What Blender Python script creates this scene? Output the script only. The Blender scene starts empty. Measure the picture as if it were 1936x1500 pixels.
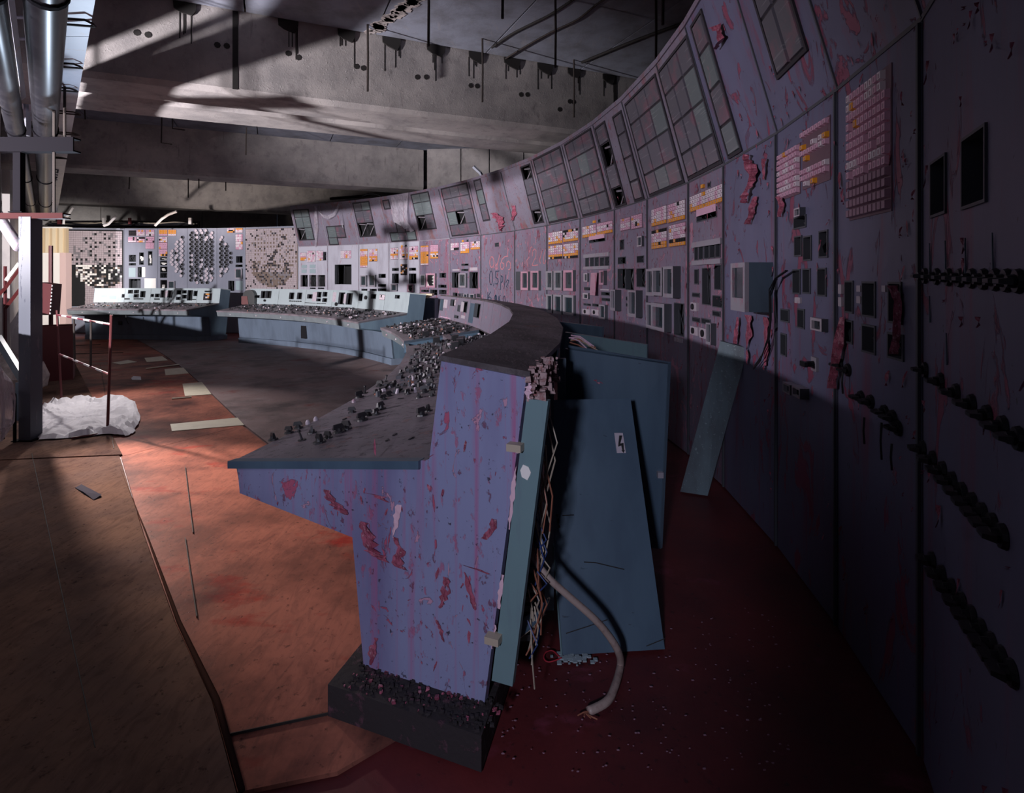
import bpy, math, random
from mathutils import Vector as V, Matrix
C = bpy.context.scene
COL = C.collection
random.seed(7)
F, HZ, CX, HC = 1050.0, 525.0, 968.0, 1.56

# ---------------------------------------------------------------- camera, world, lamps, exposure
cd = bpy.data.cameras.new('camera'); cam = bpy.data.objects.new('camera', cd); COL.objects.link(cam)
cam.location = (0, 0, HC); cam.rotation_euler = (math.pi/2, 0, 0)
cd.sensor_width = 36; cd.lens = 36*F/1936; cd.shift_y = -225/1936; cd.clip_start = .05
C.camera = cam
w = bpy.data.worlds.new('world'); C.world = w; w.use_nodes = True
bg = w.node_tree.nodes['Background']; bg.inputs[0].default_value = (.55, .66, 1, 1); bg.inputs[1].default_value = .03
C.view_settings.view_transform = 'Standard'; C.view_settings.look = 'None'
C.view_settings.gamma = 1; C.view_settings.use_curve_mapping = False; C.view_settings.exposure = 0.0
def lamp(kind, name, loc, aim, power, col, size=.2, angle=60, blend=.4):
    d = bpy.data.lights.new(name, kind); o = bpy.data.objects.new(name, d); COL.objects.link(o)
    o.location = loc; d.energy = power; d.color = col
    o.rotation_euler = (V(aim)-V(loc)).to_track_quat('-Z', 'Y').to_euler()
    if kind == 'SPOT': d.spot_size = math.radians(angle); d.spot_blend = blend; d.shadow_soft_size = size
    elif kind == 'AREA': d.size = size
    return o
lamp('SPOT', 'work_lamp_main', (-7.5, -4, 3.0), (-5.6, 13.5, 1.9), 14000, (1, .95, .97), .12, 70, .9)
lamp('SPOT', 'work_lamp_low', (-7.2, 2.6, 1.2), (-2.2, 9.5, 6.4), 4600, (1, .92, .95), .10, 62, 1)
lamp('SPOT', 'work_lamp_rear', (-5.5, 6.35, 1.9), (-2.8, 4.25, 0), 1650, (1, .80, .72), .05, 33, .9)
lamp('SPOT', 'fill_spot_walkway', (-6.1, 8.4, 2.6), (-4.3, 6.1, 0), 420, (1, .92, .9), .08, 62, .8)  # added spot that brightens the cloth and the floor by the barrier
lamp('SPOT', 'fill_spot_desk', (-.8, -1.75, 2.1), (-.20, 2.10, .72), 260, (.80, .8, 1), .12, 36, .7)  # added fill for the desk end panel and the leaning door
lamp('SPOT', 'fill_spot_wall', (-6.8, .8, 2.6), (1.42, 5.3, 2.1), 1350, (.98, .90, 1), .12, 44, .9)  # added fill on the nearer bays of the panel wall
lamp('SPOT', 'fill_spot_corner', (-7.6, 9.6, 2.3), (-12.0, 15.2, 1.6), 2600, (1, .94, .90), .08, 34, .7)  # added fill brightening the far corner and the left mimic board
lamp('SPOT', 'fill_spot_back', (-9.0, 11.8, 1.5), (-8.4, 18, 6.6), 700, (1, .86, .78), .1, 62, .8)  # added upward fill for the rear wall above the mimic boards
lamp('SPOT', 'fill_spot_trunking', (-5.0, 6.6, 1.7), (-3.2, 4.0, 3.4), 170, (.66, .80, 1), .10, 56, .7)  # added bluish fill under the white trunking, no fixture there

# ---------------------------------------------------------------- helpers
class MB:
    def __init__(s): s.v = []; s.f = []; s.m = []
    def poly(s, pts, m=0):
        n = len(s.v); s.v += [V(p) for p in pts]; s.f.append(list(range(n, n+len(pts)))); s.m.append(m); return s
    def hexa(s, p, m=0):     # p: 4 bottom then 4 top
        n = len(s.v); s.v += [V(q) for q in p]
        for f in ((3,2,1,0),(4,5,6,7),(0,1,5,4),(1,2,6,5),(2,3,7,6),(3,0,4,7)):
            s.f.append([n+i for i in f]); s.m.append(m)
        return s
    def box(s, x0, x1, y0, y1, z0, z1, m=0, fn=None):
        p = [V(q) for q in ((x0,y0,z0),(x1,y0,z0),(x1,y1,z0),(x0,y1,z0),(x0,y0,z1),(x1,y0,z1),(x1,y1,z1),(x0,y1,z1))]
        return s.hexa([fn(*q) for q in p] if fn else p, m)
    def prism(s, pts, vec, m=0):
        a = [V(p) for p in pts]; vec = V(vec); n = len(a); k = len(s.v)
        s.v += a + [p+vec for p in a]
        s.f.append([k+i for i in reversed(range(n))]); s.m.append(m)
        s.f.append([k+n+i for i in range(n)]); s.m.append(m)
        for i in range(n):
            j = (i+1) % n; s.f.append([k+i, k+j, k+n+j, k+n+i]); s.m.append(m)
        return s
    def tube(s, path, r, n=6, m=0, cap=True):
        P = [V(p) for p in path]; rs = r if isinstance(r, (list, tuple)) else [r]*len(P); k0 = len(s.v)
        ref = None
        for i, p in enumerate(P):
            t = (P[min(i+1, len(P)-1)]-P[max(i-1, 0)]).normalized()
            if ref is None:
                ref = t.cross(V((0, 0, 1)))
                if ref.length < .1: ref = t.cross(V((1, 0, 0)))
            ref = (ref - t*ref.dot(t)).normalized(); b = t.cross(ref)
            for j in range(n):
                a = 2*math.pi*j/n; s.v.append(p+(ref*math.cos(a)+b*math.sin(a))*rs[i])
        for i in range(len(P)-1):
            for j in range(n):
                q = (j+1) % n; s.f.append([k0+i*n+j, k0+i*n+q, k0+(i+1)*n+q, k0+(i+1)*n+j]); s.m.append(m)
        if cap:
            s.f.append([k0+j for j in reversed(range(n))]); s.m.append(m)
            e = k0+(len(P)-1)*n; s.f.append([e+j for j in range(n)]); s.m.append(m)
        return s
    def mesh(s, name, mats, org=V((0, 0, 0)), smooth=False):
        me = bpy.data.meshes.new(name)
        me.from_pydata([tuple(q-org) for q in s.v], [], s.f)
        for mt in mats: me.materials.append(mt)
        if len(mats) > 1: me.polygons.foreach_set('material_index', s.m)
        if smooth: me.polygons.foreach_set('use_smooth', [True]*len(s.f))
        me.update(); return me
    def build(s, name, mats, parent=None, kind=None, smooth=False, label=None):
        if not isinstance(mats, (list, tuple)): mats = [mats]
        org = rootloc(parent) if parent else V((0, 0, 0))
        return link(name, s.mesh(name, mats, org, smooth), parent, kind, label)
def rootloc(o):
    while o.parent: o = o.parent
    return o.location.copy()
def link(name, me, parent=None, kind=None, label=None):
    o = bpy.data.objects.new(name, me); COL.objects.link(o); o.parent = parent
    if kind: o['kind'] = kind
    if label: o['label'] = label
    return o
def thing(name, loc, label, cat, group=None):
    o = bpy.data.objects.new(name, None); COL.objects.link(o); o.location = loc; o.empty_display_size = .1
    o['label'] = label; o['category'] = cat
    if group: o['group'] = group
    return o
def tag(o, label, cat, group=None):
    o['label'] = label; o['category'] = cat
    if group: o['group'] = group
    return o
def structure(o): o['kind'] = 'structure'; return o
def inst(name, me, parent, mat):    # shared mesh, world matrix given, unrotated root
    o = bpy.data.objects.new(name, me); COL.objects.link(o); o.parent = parent
    o.matrix_local = Matrix.Translation(-rootloc(parent)) @ mat; return o
def ray(u, v): return V(((u-CX)/F, 1, (HZ-v)/F))
EYE = V((0, 0, HC))
def onz(u, v, z=0.0):
    d = ray(u, v); return EYE + d*((z-HC)/d.z)
def aty(u, v, y): return EYE + ray(u, v)*y
class Pl:
    def __init__(s, O, ex, ey, L, H):
        s.O = V(O); s.ex = V(ex).normalized(); s.ey = V(ey).normalized(); s.n = s.ex.cross(s.ey).normalized(); s.L = L; s.H = H
    def P(s, a, b, d=0.0): return s.O+s.ex*a+s.ey*b+s.n*d
    def hit(s, u, v):
        d = ray(u, v); t = (s.O-EYE).dot(s.n)/d.dot(s.n); q = EYE+d*t-s.O
        return q.dot(s.ex), q.dot(s.ey), t
    def M(s, a, b, d=0.0):
        m = Matrix((s.ex, s.n, s.ey)).transposed().to_4x4(); m.translation = s.P(a, b, d); return m   # local x along, y out, z up
    def fn(s): return lambda x, y, z: s.P(x, z, y)
def sheet(mb, pl, a, b, w0, w1, holes, m=0, taper=0.0):
    xs = sorted({a, b, *[round(min(max(q, a), b), 4) for h in holes for q in (h[0], h[2])]})
    ys = sorted({w0, w1, *[round(min(max(q, w0), w1), 4) for h in holes for q in (h[1], h[3])]})
    def X(x, y):
        k = taper*(y-w0)/(w1-w0)
        return x+k if x == a else (x-k if x == b else x)
    for i in range(len(xs)-1):
        for j in range(len(ys)-1):
            cx, cy = (xs[i]+xs[i+1])/2, (ys[j]+ys[j+1])/2
            if any(h[0] < cx < h[2] and h[1] < cy < h[3] for h in holes): continue
            mb.poly([pl.P(X(xs[i], ys[j]), ys[j]), pl.P(X(xs[i+1], ys[j]), ys[j]), pl.P(X(xs[i+1], ys[j+1]), ys[j+1]), pl.P(X(xs[i], ys[j+1]), ys[j+1])], m)

# ---------------------------------------------------------------- materials
def mat(name, base, rough=.6, metal=0.0, layers=(), bump=None, spec=.5):
    m = bpy.data.materials.new(name); m.use_nodes = True; nt = m.node_tree; N = nt.nodes; L = nt.links
    b = N['Principled BSDF']; b.inputs['Roughness'].default_value = rough; b.inputs['Metallic'].default_value = metal
    b.inputs['Specular IOR Level'].default_value = spec
    b.inputs['Base Color'].default_value = (*base, 1)
    if not layers and not bump: return m
    geo = N.new('ShaderNodeNewGeometry'); cur = None; hgt = None
    for ly in layers:   # (colour, scale xyz, detail, lo, hi, strength, bump)
        colr, sc, det, lo, hi, st, bp = ly[:7]
        mp = N.new('ShaderNodeMapping'); mp.inputs['Scale'].default_value = sc; L.new(geo.outputs['Position'], mp.inputs[0])
        mp.inputs['Location'].default_value = (random.random()*9, random.random()*9, random.random()*9)
        nz = N.new('ShaderNodeTexNoise'); nz.inputs['Scale'].default_value = 1; nz.inputs['Detail'].default_value = det
        nz.inputs['Roughness'].default_value = .62; L.new(mp.outputs[0], nz.inputs['Vector'])
        if len(ly) > 7: nz.inputs['Distortion'].default_value = ly[7]
        r = N.new('ShaderNodeMapRange'); r.inputs[1].default_value = lo; r.inputs[2].default_value = hi; r.inputs[4].default_value = st
        L.new(nz.outputs['Fac'], r.inputs[0])
        mx = N.new('ShaderNodeMix'); mx.data_type = 'RGBA'; L.new(r.outputs[0], mx.inputs['Factor'])
        if cur: L.new(cur, mx.inputs['A'])
        else: mx.inputs['A'].default_value = (*base, 1)
        mx.inputs['B'].default_value = (*colr, 1); cur = mx.outputs['Result']
        if bp:
            k = N.new('ShaderNodeMath'); k.operation = 'MULTIPLY_ADD'; k.inputs[1].default_value = bp; L.new(r.outputs[0], k.inputs[0])
            if hgt: L.new(hgt, k.inputs[2])
            else: k.inputs[2].default_value = 0
            hgt = k.outputs[0]
    if cur: L.new(cur, b.inputs['Base Color'])
    if bump:
        nz = N.new('ShaderNodeTexNoise'); nz.inputs['Scale'].default_value = bump[0]; nz.inputs['Detail'].default_value = 6; L.new(geo.outputs['Position'], nz.inputs['Vector'])
        k = N.new('ShaderNodeMath'); k.operation = 'MULTIPLY_ADD'; k.inputs[1].default_value = bump[1]; L.new(nz.outputs['Fac'], k.inputs[0])
        if hgt: L.new(hgt, k.inputs[2])
        else: k.inputs[2].default_value = 0
        hgt = k.outputs[0]
    if hgt:
        bn = N.new('ShaderNodeBump'); bn.inputs['Strength'].default_value = .7; bn.inputs['Distance'].default_value = .01
        L.new(hgt, bn.inputs['Height']); L.new(bn.outputs[0], b.inputs['Normal'])
    return m
def alpha(m, a):
    m.node_tree.nodes['Principled BSDF'].inputs['Alpha'].default_value = a; return m
RED = (.36, .05, .085); PINK = (.62, .25, .34)
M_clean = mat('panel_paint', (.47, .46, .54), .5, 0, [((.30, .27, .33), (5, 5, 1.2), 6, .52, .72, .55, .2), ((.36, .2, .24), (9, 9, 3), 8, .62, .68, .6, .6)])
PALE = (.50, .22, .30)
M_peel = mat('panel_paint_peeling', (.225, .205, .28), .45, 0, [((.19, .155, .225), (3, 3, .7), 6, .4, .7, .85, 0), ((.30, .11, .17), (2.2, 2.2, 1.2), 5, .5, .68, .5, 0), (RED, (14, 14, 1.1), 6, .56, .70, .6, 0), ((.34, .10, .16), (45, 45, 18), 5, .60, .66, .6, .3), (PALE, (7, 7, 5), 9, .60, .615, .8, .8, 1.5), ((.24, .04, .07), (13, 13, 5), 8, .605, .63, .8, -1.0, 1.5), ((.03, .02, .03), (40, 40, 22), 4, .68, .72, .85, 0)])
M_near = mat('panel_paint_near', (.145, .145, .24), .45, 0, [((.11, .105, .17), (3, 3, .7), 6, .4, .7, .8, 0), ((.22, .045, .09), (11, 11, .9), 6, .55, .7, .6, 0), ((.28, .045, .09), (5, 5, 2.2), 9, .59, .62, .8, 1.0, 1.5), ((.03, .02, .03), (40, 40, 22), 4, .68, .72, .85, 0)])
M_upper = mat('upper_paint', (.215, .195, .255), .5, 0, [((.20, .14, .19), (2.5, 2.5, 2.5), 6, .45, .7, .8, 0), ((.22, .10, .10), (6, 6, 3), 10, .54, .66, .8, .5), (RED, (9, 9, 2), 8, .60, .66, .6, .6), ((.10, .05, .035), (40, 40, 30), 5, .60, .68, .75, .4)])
M_end = mat('end_paint', (.26, .28, .46), .42, 0, [((.17, .155, .30), (3, 3, .6), 5, .4, .7, .9, 0), ((.42, .10, .24), (24, 24, .7), 5, .52, .70, .7, 0), ((.42, .08, .16), (30, 30, 14), 6, .60, .66, .6, -.3), ((.46, .085, .15), (7.5, 7.5, 4.2), 9, .622, .637, .88, -.6, 2.2), ((.16, .02, .05), (22, 22, 12), 8, .645, .67, .7, .3), ((.62, .3, .4), (9, 9, 5), 9, .645, .66, .7, -.8, 1.5), ((.04, .015, .03), (48, 48, 40), 5, .66, .71, .85, -.5)])
M_teal = mat('teal_paint', (.10, .15, .20), .45, 0, [((.06, .09, .13), (4, 4, 1), 6, .4, .7, .8, 0)])
M_pedestal = mat('pedestal_paint', (.125, .16, .22), .5, 0, [((.08, .10, .14), (4, 4, 1.2), 7, .42, .7, .8, .1), ((.05, .05, .07), (45, 45, 45), 3, .68, .74, .6, 0)])
M_door = mat('door_paint', (.075, .125, .18), .4, 0, [((.045, .075, .12), (5, 5, .8), 6, .4, .7, .7, 0), ((.02, .02, .03), (8, 60, 30), 5, .68, .72, .6, .2)])
M_angle = mat('angle_steel_paint', (.16, .255, .28), .4, 0, [((.14, .2, .24), (30, 30, 3), 5, .55, .7, .6, 0)])
M_fascia = mat('console_white_paint', (.40, .46, .49), .45, 0, [((.28, .32, .36), (5, 5, 2), 6, .5, .75, .6, 0)])
M_lip = mat('fascia_grey_paint', (.19, .215, .235), .5, 0, [((.12, .13, .15), (6, 6, 2), 6, .45, .7, .7, 0)])
M_c3 = mat('console_panel_peeling', (.235, .205, .27), .5, 0, [((.55, .2, .28), (16, 16, 9), 8, .60, .64, .7, .8, 1), (RED, (20, 20, 5), 6, .62, .68, .7, .3)])
M_desk = mat('desk_grime', (.17, .145, .165), .45, 0, [((.27, .22, .26), (5, 5, 5), 7, .45, .66, .8, .1), ((.26, .12, .11), (9, 9, 9), 9, .6, .66, .7, .3), ((.03, .025, .03), (26, 26, 26), 7, .55, .7, .7, .6)])
M_top = mat('soot_top', (.13, .108, .118), .6, 0, [((.03, .024, .027), (2.4, 2.4, 2.4), 8, .44, .60, .9, 0), ((.035, .028, .03), (30, 12, 12), 8, .5, .66, .7, .4), ((.22, .17, .18), (40, 16, 16), 8, .58, .68, .6, .4), ((.2, .07, .045), (9, 9, 9), 8, .64, .70, .6, .3)])
M_black = mat('black_void', (.008, .008, .010), .8)
M_dark = mat('dark_bakelite', (.014, .014, .017), .38)
M_glass = mat('meter_glass', (.025, .04, .05), .12, 0, (), None, .8)
M_frame = mat('meter_frame_grey', (.33, .31, .36), .4, 0, [((.4, .17, .24), (25, 25, 9), 7, .55, .65, .7, .2)])
M_framep = mat('meter_frame_pink', (.55, .30, .40), .4, 0, [((.4, .08, .13), (25, 25, 9), 7, .58, .65, .8, .2)])
M_side = mat('meter_side', (.07, .075, .09), .5)
M_white = mat('lamp_cell_white', (.80, .72, .78), .3)
M_pinkc = mat('lamp_cell_pink', (.72, .42, .56), .35)
M_orange = mat('lamp_cell_orange', (.85, .36, .03), .35)
M_cellshade = mat('lamp_cell_shade', (.34, .20, .27), .4)
M_board = mat('lamp_board', (.16, .09, .12), .5)
M_tile = mat('schematic_glass', (.10, .095, .12), .22, 0, [((.22, .09, .125), (4, 4, 4), 7, .5, .68, .75, .1), ((.24, .24, .27), (2.5, 2.5, 60), 2, .63, .66, .45, 0)], None, .6)
M_tileg = mat('schematic_glass_green', (.13, .155, .165), .25, 0, [((.24, .27, .28), (2.5, 2.5, 60), 2, .6, .66, .5, 0), ((.3, .16, .2), (9, 9, 9), 6, .6, .68, .5, 0)])
M_rim = mat('tile_rim', (.03, .026, .034), .6)
M_plate = mat('blue_plate', (.32, .40, .44), .35)
M_lplate = mat('light_plate', (.50, .44, .50), .45, 0, [((.35, .12, .18), (20, 20, 10), 7, .58, .66, .6, .2)])
M_paper = mat('white_panel', (.86, .83, .8), .6)
M_mimic = mat('mimic_pink', (.42, .35, .38), .5)
M_mimicg = mat('mimic_grey', (.22, .20, .22), .5)
M_brown = mat('mimic_brown', (.19, .14, .12), .6)
M_mwall = mat('mimic_wall_paint', (.22, .23, .29), .5, 0, [((.28, .28, .35), (5, 5, 1.5), 6, .45, .7, .6, 0)])
M_ring = mat('dial_ring', (.22, .22, .26), .35)
M_conc = mat('concrete', (.43, .405, .40), .9, 0, [((.25, .24, .245), (2, 2, 2), 9, .4, .66, .85, .3), ((.17, .16, .165), (7, 7, 5), 9, .55, .72, .6, .3), ((.10, .09, .09), (14, 14, 1.0), 7, .64, .74, .7, 0), ((.3, .19, .11), (3, 3, 1), 8, .66, .74, .5, 0), ((.44, .42, .41), (30, 30, 30), 4, .6, .7, .5, .5)], (60, .25))
M_slab = mat('slab_concrete', (.27, .295, .37), .85, 0, [((.15, .155, .175), (2.5, 2.5, 2.5), 8, .42, .66, .8, 0), ((.33, .32, .33), (9, 2, 9), 7, .58, .7, .5, .2)], (40, .2))
M_darkmatt = mat('dark_patch', (.02, .018, .018), .8)
M_rebar = mat('rusty_rod', (.03, .022, .02), .7)
M_steel = mat('pipe_steel', (.014, .014, .019), .35, .25, [((.03, .03, .036), (7, 7, 7), 5, .45, .7, .7, 0)])
M_pillar = mat('column_paint', (.045, .052, .078), .5, 0, [((.04, .046, .07), (6, 6, 1), 6, .45, .7, .8, 0), ((.13, .13, .17), (16, 16, 3), 8, .60, .64, .6, .6)])
M_maroon = mat('maroon_paint', (.10, .018, .022), .5)
M_redpaint = mat('red_paint', (.11, .018, .02), .5)
M_redch = mat('channel_red', (.035, .007, .008), .7, 0, (), None, .1)
M_chan = mat('channel_steel', (.0045, .004, .006), .8, 0, (), None, .05)
M_trunk = mat('trunking_white', (.62, .66, .78), .4, 0, [((.6, .42, .28), (7, 7, 5), 8, .62, .72, .6, 0), ((.45, .5, .62), (3, 3, 3), 4, .45, .7, .6, 0)])
M_wwall = mat('plaster_white', (.62, .58, .57), .8, 0, [((.45, .42, .43), (3, 3, 2), 7, .45, .7, .7, .2)])
M_cream = mat('cream_ribbed', (.74, .62, .44), .6)
M_creamd = mat('cream_ribbed_dark', (.55, .42, .27), .6)
M_pinkw = mat('pink_plaster', (.66, .48, .46), .8)
M_cloth = mat('white_cloth', (.66, .65, .69), .9, 0, [((.5, .49, .54), (6, 6, 6), 5, .45, .7, .5, .3)])
M_tape = mat('patch_lino', (.62, .57, .44), .6, 0, [((.5, .44, .34), (9, 9, 9), 6, .45, .7, .6, .1)])
M_foil = mat('crumpled_foil', (.075, .075, .095), .9, 0, (), None, 0)
M_plastic = alpha(mat('clear_plastic', (.62, .58, .66), .12, 0, [((.35, .3, .38), (30, 30, 4), 6, .45, .65, .8, .8)]), .45)
M_cable = mat('cable_sheath', (.42, .33, .30), .5, 0, [((.25, .16, .15), (30, 30, 30), 5, .5, .7, .7, .1)])
M_wire = mat('wire_cream', (.45, .38, .30), .5)
M_copper = mat('copper_wire', (.35, .14, .09), .4)
M_blue = mat('blue_wire', (.03, .06, .2), .5)
M_redwire = mat('red_wire', (.45, .03, .05), .5)
M_foam = mat('crumbled_foam', (.40, .28, .28), .9, 0, [((.3, .09, .09), (40, 40, 40), 6, .5, .65, .8, .6)])
M_flake = mat('paint_flake', (.40, .10, .165), .4, 0, [((.22, .035, .07), (40, 40, 22), 7, .45, .6, .85, .8), ((.58, .30, .38), (70, 70, 45), 6, .57, .64, .8, .5)])
M_flakelight = mat('paint_flake_pale', (.75, .5, .6), .4)
M_grafp = mat('chalk_pink', (.62, .24, .28), .6)
M_grafb = mat('ink_blue', (.03, .05, .09), .5)
M_boardwood = mat('pale_blue_board', (.18, .26, .30), .8, 0, [((.10, .11, .13), (3, 3, 1), 7, .4, .65, .9, .2), ((.36, .46, .5), (50, 50, 50), 4, .6, .68, .7, .3)])
M_tape1 = mat('barrier_red', (.18, .03, .05), .5); M_tape2 = mat('barrier_white', (.7, .66, .68), .5)
M_rubble = mat('rubble_concrete', (.42, .38, .37), .9, 0, [((.2, .18, .18), (9, 9, 9), 7, .45, .65, .8, .5)])
FL = ((.012, .010, .012), (34, 34, 34), 6, .60, .70, .6, .1)
M_floorA = mat('walkway_lino', (.20, .125, .095), .6, 0, [((.13, .09, .08), (2, 2, 2), 7, .4, .66, .9, 0), ((.05, .033, .032), (22, 6, 6), 10, .46, .80, .65, .05, 1.2), ((.04, .028, .03), (1.2, 1.2, 1.2), 9, .50, .70, .75, 0), FL], (25, .12), 0)
M_floorB = mat('orange_lino', (.43, .16, .112), .5, 0, [((.20, .08, .06), (1.4, 1.4, 1.4), 8, .42, .62, .9, 0), ((.36, .03, .022), (1.3, 2.6, 1), 7, .58, .68, .85, 0), ((.10, .055, .048), (22, 6, 6), 10, .46, .80, .6, .05, 1.2), ((.05, .024, .026), (1.0, 1.0, 1.0), 9, .47, .66, .85, 0), FL], (25, .12), .02)
M_floorC = mat('dark_lino', (.23, .165, .165), .6, 0, [((.30, .25, .255), (1.5, 1.5, 1.5), 8, .45, .66, .8, 0), ((.07, .055, .058), (1.1, 1.1, 1.1), 8, .5, .68, .85, 0), ((.2, .045, .045), (2, 2, 2), 7, .6, .7, .7, 0), FL], (25, .12), .1)
M_floorD = mat('red_lino', (.14, .022, .024), .5, 0, [((.07, .014, .018), (1.6, 1.6, 1.6), 8, .4, .65, .9, 0), ((.28, .06, .11), (2.5, 4, 2.5), 8, .61, .72, .6, 0), FL], (30, .15))
M_edge = mat('lino_edge', (.06, .032, .026), .9, 0, (), None, 0)
M_soil = mat('plinth_dirt', (.022, .017, .02), .85, 0, [((.11, .045, .07), (22, 22, 22), 8, .58, .68, .8, .6)], (50, .4))

# ---------------------------------------------------------------- arcs
CC = V((-10.13, 4.2, 0)); RW = 11.71; RT = RW-.3; R0 = 9.19
def arc(phi, r, z=0.0):
    a = math.radians(phi); return V((CC.x+r*math.cos(a), CC.y+r*math.sin(a), z))
def phi_of(u, r=RW):
    k = (u-CX)/F; a = k*k+1; b = -2*(k*CC.x+CC.y); c = CC.x**2+CC.y**2-r*r
    y = (-b+math.sqrt(b*b-4*a*c))/(2*a); return math.degrees(math.atan2(y-CC.y, k*y-CC.x))

# ---------------------------------------------------------------- floor
fb = MB(); fb.poly([(-22, -4, -.012), (6, -4, -.012), (6, 22, -.012), (-22, 22, -.012)])
floor = structure(fb.build('floor', M_floorD))
def zone(pts, z, m, name='lino_sheet'):
    mb = MB(); mb.prism([(p[0], p[1], -.011) for p in pts], (0, 0, z+.011)); return mb.build(name, m, floor)
ax = V((.65, -.76, 0)).normalized(); nx = V((.76, .65, 0)).normalized()
s1 = onz(270, 1010); s2 = onz(353, 703)
def seam(o, t): q = o+ax*t; return (q.x, q.y)
E1 = [seam(s1, -14), (onz(215, 870).x, onz(215, 870).y), (s1.x, s1.y), (onz(330, 1180).x, onz(330, 1180).y), (onz(400, 1330).x, onz(400, 1330).y), (onz(445, 1500).x, onz(445, 1500).y), (-.2, .4), (.6, -3)]
E2 = [seam(s2, -9), (onz(307, 670).x, onz(307, 670).y), (s2.x, s2.y), (onz(399, 746).x, onz(399, 746).y), (onz(460, 805).x, onz(460, 805).y), (-1.55, 4.3), (-.45, 3.4)]
# walkway sheets, cut across
def cutline(P, Q, k): return (P[0]+(Q[0]-P[0])*k, P[1]+(Q[1]-P[1])*k)
ca, cb = onz(0, 906), onz(228, 862)
off = (-nx.x*4.0, -nx.y*4.0)
top = [E1[0], E1[1]]
zone([E1[0], (cb.x, cb.y+.02), (ca.x-1.2, ca.y+.33), (E1[0][0]+off[0], E1[0][1]+off[1])], .006, M_floorA)
zone([(cb.x+.01, cb.y-.03), E1[2], E1[3], E1[4], E1[5], E1[6], E1[7], (-4.6, -3), (ca.x-1.2, ca.y+.29)], .010, M_floorA)
# orange sheets between the two seams
zone([E1[0], E2[0], E2[1], E2[2], E2[3], (E2[4][0], E2[4][1]), (E1[1][0]+.008, E1[1][1]+.1)], .002, M_floorB)
zone([(E1[1][0]+.008, E1[1][1]+.08), (E2[4][0], E2[4][1]-.02), E2[5], E2[6], (-.1, 2.6), (-.25, 2.0), (-.55, 1.75), (E1[5][0]+.006, E1[5][1]), (E1[4][0]+.006, E1[4][1]), (E1[3][0]+.006, E1[3][1]), (E1[2][0]+.006, E1[2][1])], .003, M_floorB)
# dark floor inside the ring of desks
ring = [(arc(p, 10.0).x, arc(p, 10.0).y) for p in (-4, 4, 12, 20, 28, 36, 44, 52, 60, 68, 76, 84)]
zone([E2[6], E2[5], E2[4], E2[3], E2[2], E2[1], E2[0]][::-1]+ring[:6]+ring[6:], .001, M_floorC) if False else zone([(q[0]+.012, q[1]+.01) for q in (E2[0], E2[1], E2[2], E2[3], E2[4], E2[5], E2[6])]+ring, .002, M_floorC)
rb = MB(); rb.tube([(p[0]+.02, p[1], .008) for p in E1[1:6]], [.002, .004, .009, .012, .01], 5); rb.build('raised_lino_edge', M_edge, floor, smooth=True)
# dark seams scratched between sheets
sm = MB()
for a, b in (((60, 860), (180, 1420)), ((350, 885), (365, 1010)), ((350, 1020), (372, 1170)), ((430, 1395), (640, 1350)), ((120, 670), (233, 668)), ((190, 690), (215, 850)), ((120, 655), (190, 652))):
    p, q = onz(*a), onz(*b); d = (q-p).normalized().cross(V((0, 0, 1)))*.0015
    sm.prism([p+d, p-d, q-d, q+d], (0, 0, .0125))
sm.build('sheet_joint', M_darkmatt, floor)

# ---------------------------------------------------------------- ceiling and beams
ZB, ZC = 3.7, 4.66
db = V((.918, .396, 0)); nb = V((-.396, .918, 0))      # along a beam, away from the camera
def bp(o, t, n, z): q = o+db*t+nb*n; return V((q.x, q.y, z))
b1 = V((-4.49, 5.91, 0)); b2 = V((-8.4, 10.85, 0)); b3 = V((-13.0, 15.9, 0))
cb_ = MB(); cb_.poly([(-24, -5, ZC+.12), (8, -5, ZC+.12), (8, 24, ZC+.12), (-24, 24, ZC+.12)][::-1]); ceiling = structure(cb_.build('ceiling', M_slab))
for bay, (n0, n1) in enumerate(((-7, -.02), (1.5, 6.05), (6.9, 12.4), (13.2, 19))):
    t = -12.0
    while t < 11:
        mb = MB(); wd = 1.48
        mb.hexa([bp(b1, t, n0, ZC), bp(b1, t+wd, n0, ZC), bp(b1, t+wd, n1, ZC), bp(b1, t, n1, ZC), bp(b1, t, n0, ZC+.1), bp(b1, t+wd, n0, ZC+.1), bp(b1, t+wd, n1, ZC+.1), bp(b1, t, n1, ZC+.1)])
        if bay < 3: mb.build('ceiling_slab', M_slab, ceiling)
        t += 1.5
def beam(o, t0, t1, n0, wdt, ledge=True):
    r = structure(bpy.data.objects.new('ceiling_beam', None)); COL.objects.link(r); r.location = o
    mb = MB(); prof = [(n0, ZC+.05), (n0, ZB+.06), (n0+.05, ZB), (n0+wdt-.05, ZB), (n0+wdt, ZB+.06), (n0+wdt, ZC+.05)]
    mb.prism([bp(o, t0, n, z) for n, z in prof], db*(t1-t0)); mb.build('beam_body', M_conc, r); return r
bm1 = beam(b1, -9, 11, 0, .68)
bm1b = beam(b1, -9, 11, .80, .70)
bm2 = beam(b2, -9, 6.8, 0, .8)
bm3 = beam(b3, -6, 12, 0, .7)
mb = MB()
for t in [x*1.7-8 for x in range(11)]: mb.box(t, t+.5, .69, .79, ZB+.1, ZB+.2, 0, lambda x, y, z: bp(b1, x, y, z))
mb.build('gap_filler', M_conc, bm1b)
tpx = [(350, 14), (545, 47), (655, 65), (740, 80), (824, 95), (900, 107), (968, 121), (1030, 133), (1085, 142), (1150, 152)]
pb = Pl((b1.x, b1.y, 0), db, (0, 0, 1), 12, 5)
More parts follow.
